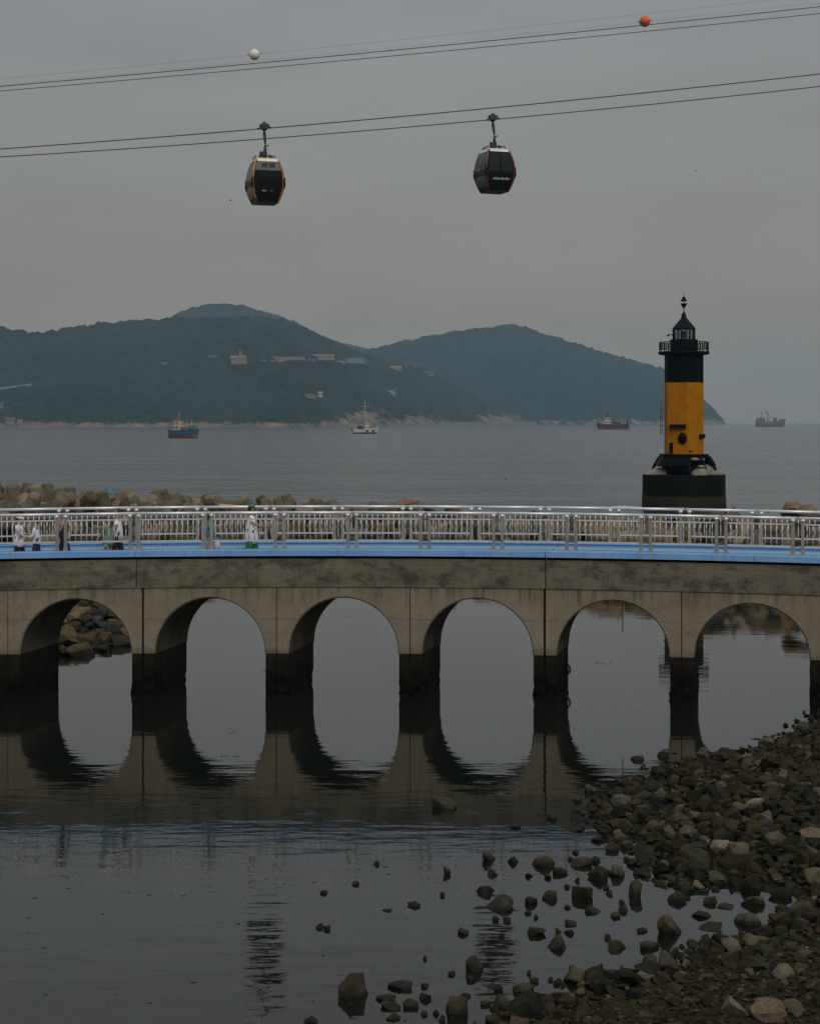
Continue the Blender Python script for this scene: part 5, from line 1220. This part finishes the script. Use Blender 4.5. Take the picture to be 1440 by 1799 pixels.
for px, py, w, c_, lab in MARK:
    p = ground(px, py, .5 if py < 1600 else .2); z, sd_ = gz(p.x, p.y); r_ = w * p.y / F / 2
    o = inst(with_mat(ROCKS[int(px) % 14], MM[c_]), 'rock', (p.x, p.y, z + r_ * .35), None, (.2, -.15, px % 6), (r_ * 1.15, r_ * .9, r_ * (.75 if c_ != 'green' else .35)))
    tag(o, lab, 'rock', 'rocks of the rubble bank'); cell.setdefault((int(p.x / .6), int(p.y / .6)), []).append((p.x, p.y, r_))
for r0, r1, tries in ((.23, .31, 150), (.19, .26, 1300), (.13, .19, 8000), (.08, .13, 26000)):
    for _ in range(tries):
        py = rk.uniform(1250, 1830); Y = H * F / (py - HY); px = rk.uniform(760, 1500); x = wx(px, Y); z, sd_ = gz(x, Y)
        r_ = rk.uniform(r0, r1)
        if sd_ < -.25 - (.9 if py < 1520 else 0.35) * rk.random() ** 2: continue
        if sd_ < .9 and rk.random() < .55 - .45 * sd_: continue
        if r_ > .1 and mnoise.noise(Vector((x * .55, Y * .4, 3))) < -.18 and rk.random() < .7: continue
        sand = py > 1650 and sd_ > .35 + (1800 - py) * .002
        if sand and (r_ > .26 or rk.random() < (.93 if r_ < .16 else .975)): continue
        if py > 1640 and not sand and r_ > .3: continue
        if not free(x, Y, r_): continue
        cell.setdefault((int(x / .6), int(Y / .6)), []).append((x, Y, r_)); placed.append((x, Y, z, r_, px, py, sand, sd_))
placed.sort(key=lambda q: -q[3] / q[1])
N_SINGLE = 165
small = MB()
def low_rock(seed):
    me = rock_mesh(seed, 11, False, .75); b = [tuple(v.co) for v in me.vertices], [tuple(p.vertices) for p in me.polygons]; bpy.data.meshes.remove(me); return b
LOW = [low_rock(60 + i) for i in range(8)]
def tone(r_): return 'large' if r_ > .28 else 'middling' if r_ > .22 else 'smallish'
for i, (x, y, z, r_, px, py, sand, sd_) in enumerate(placed):
    sc_ = Vector((r_ * rk.uniform(1.0, 1.35), r_ * rk.uniform(.8, 1.1), r_ * rk.uniform(.6, .95))); rot = Euler((rk.uniform(-.4, .4), rk.uniform(-.4, .4), rk.uniform(0, 6.28)))
    zz = max(z, -.06) + r_ * (.22 if not sand else .10) + rk.uniform(0, .07) * (not sand)
    vis = px < 1465 and py < 1805
    if N_SINGLE > 0 and vis:
        N_SINGLE -= 1
        ck = rk.choice(BPICK if sd_ > .3 else BPICK[:13] + ['blackish'] * 6); o = inst(rk.choice(BANK[ck]), 'rock', (x, y, zz), None, rot, sc_)
        where = ('by the rightmost pier' if py < 1330 else 'on the upper bank' if py < 1420 else 'on the middle bank' if py < 1500 else 'on the lower bank' if py < 1600 else 'on the gravel spit')
        side = 'at the water edge' if sd_ < .4 else 'toward the left tip' if px < 1180 else 'in the centre' if px < 1320 else 'toward the right edge'
        tag(o, f'{tone(r_)} {ck} rock {where}, {side}', 'rock', 'rocks of the rubble bank')
    else:
        vs, fs = LOW[i % 8]; mtx = Matrix.LocRotScale(Vector((x, y, zz)), rot, sc_); small.add([mtx @ Vector(v) for v in vs], fs, False)
tag(small.build('rubble', M['bankrock']), kind='stuff')
# pebbles and gravel on the spit and between the stones
peb = MB(); rp_ = random.Random(9); n_ = 0
OCT = ([(1, 0, 0), (-.9, .2, 0), (0, 1, .1), (.1, -1, 0), (.1, 0, .7), (0, .1, -.6)], [(0, 2, 4), (2, 1, 4), (1, 3, 4), (3, 0, 4), (2, 0, 5), (1, 2, 5), (3, 1, 5), (0, 3, 5)])
while n_ < 11000:
    py = rp_.uniform(1300, 1830); Y = H * F / (py - HY); px = rp_.uniform(840, 1490); x = wx(px, Y); z, sd_ = gz(x, Y); n_ += 1
    if sd_ < -.1 or (py < 1640 and rp_.random() < .5): continue
    r_ = rp_.choice((.025, .03, .04, .05, .07)) * rp_.uniform(.8, 1.3); mtx = Matrix.LocRotScale(Vector((x, Y, z + r_ * .25)), Euler((rp_.uniform(-.5, .5), rp_.uniform(-.5, .5), rp_.uniform(0, 6.28))), Vector((r_ * 1.3, r_, r_ * .8)))
    peb.add([mtx @ Vector(v) for v in OCT[0]], OCT[1], False)
tag(peb.build('gravel', M['bankrock']), kind='stuff')
bpy.context.view_layer.update()
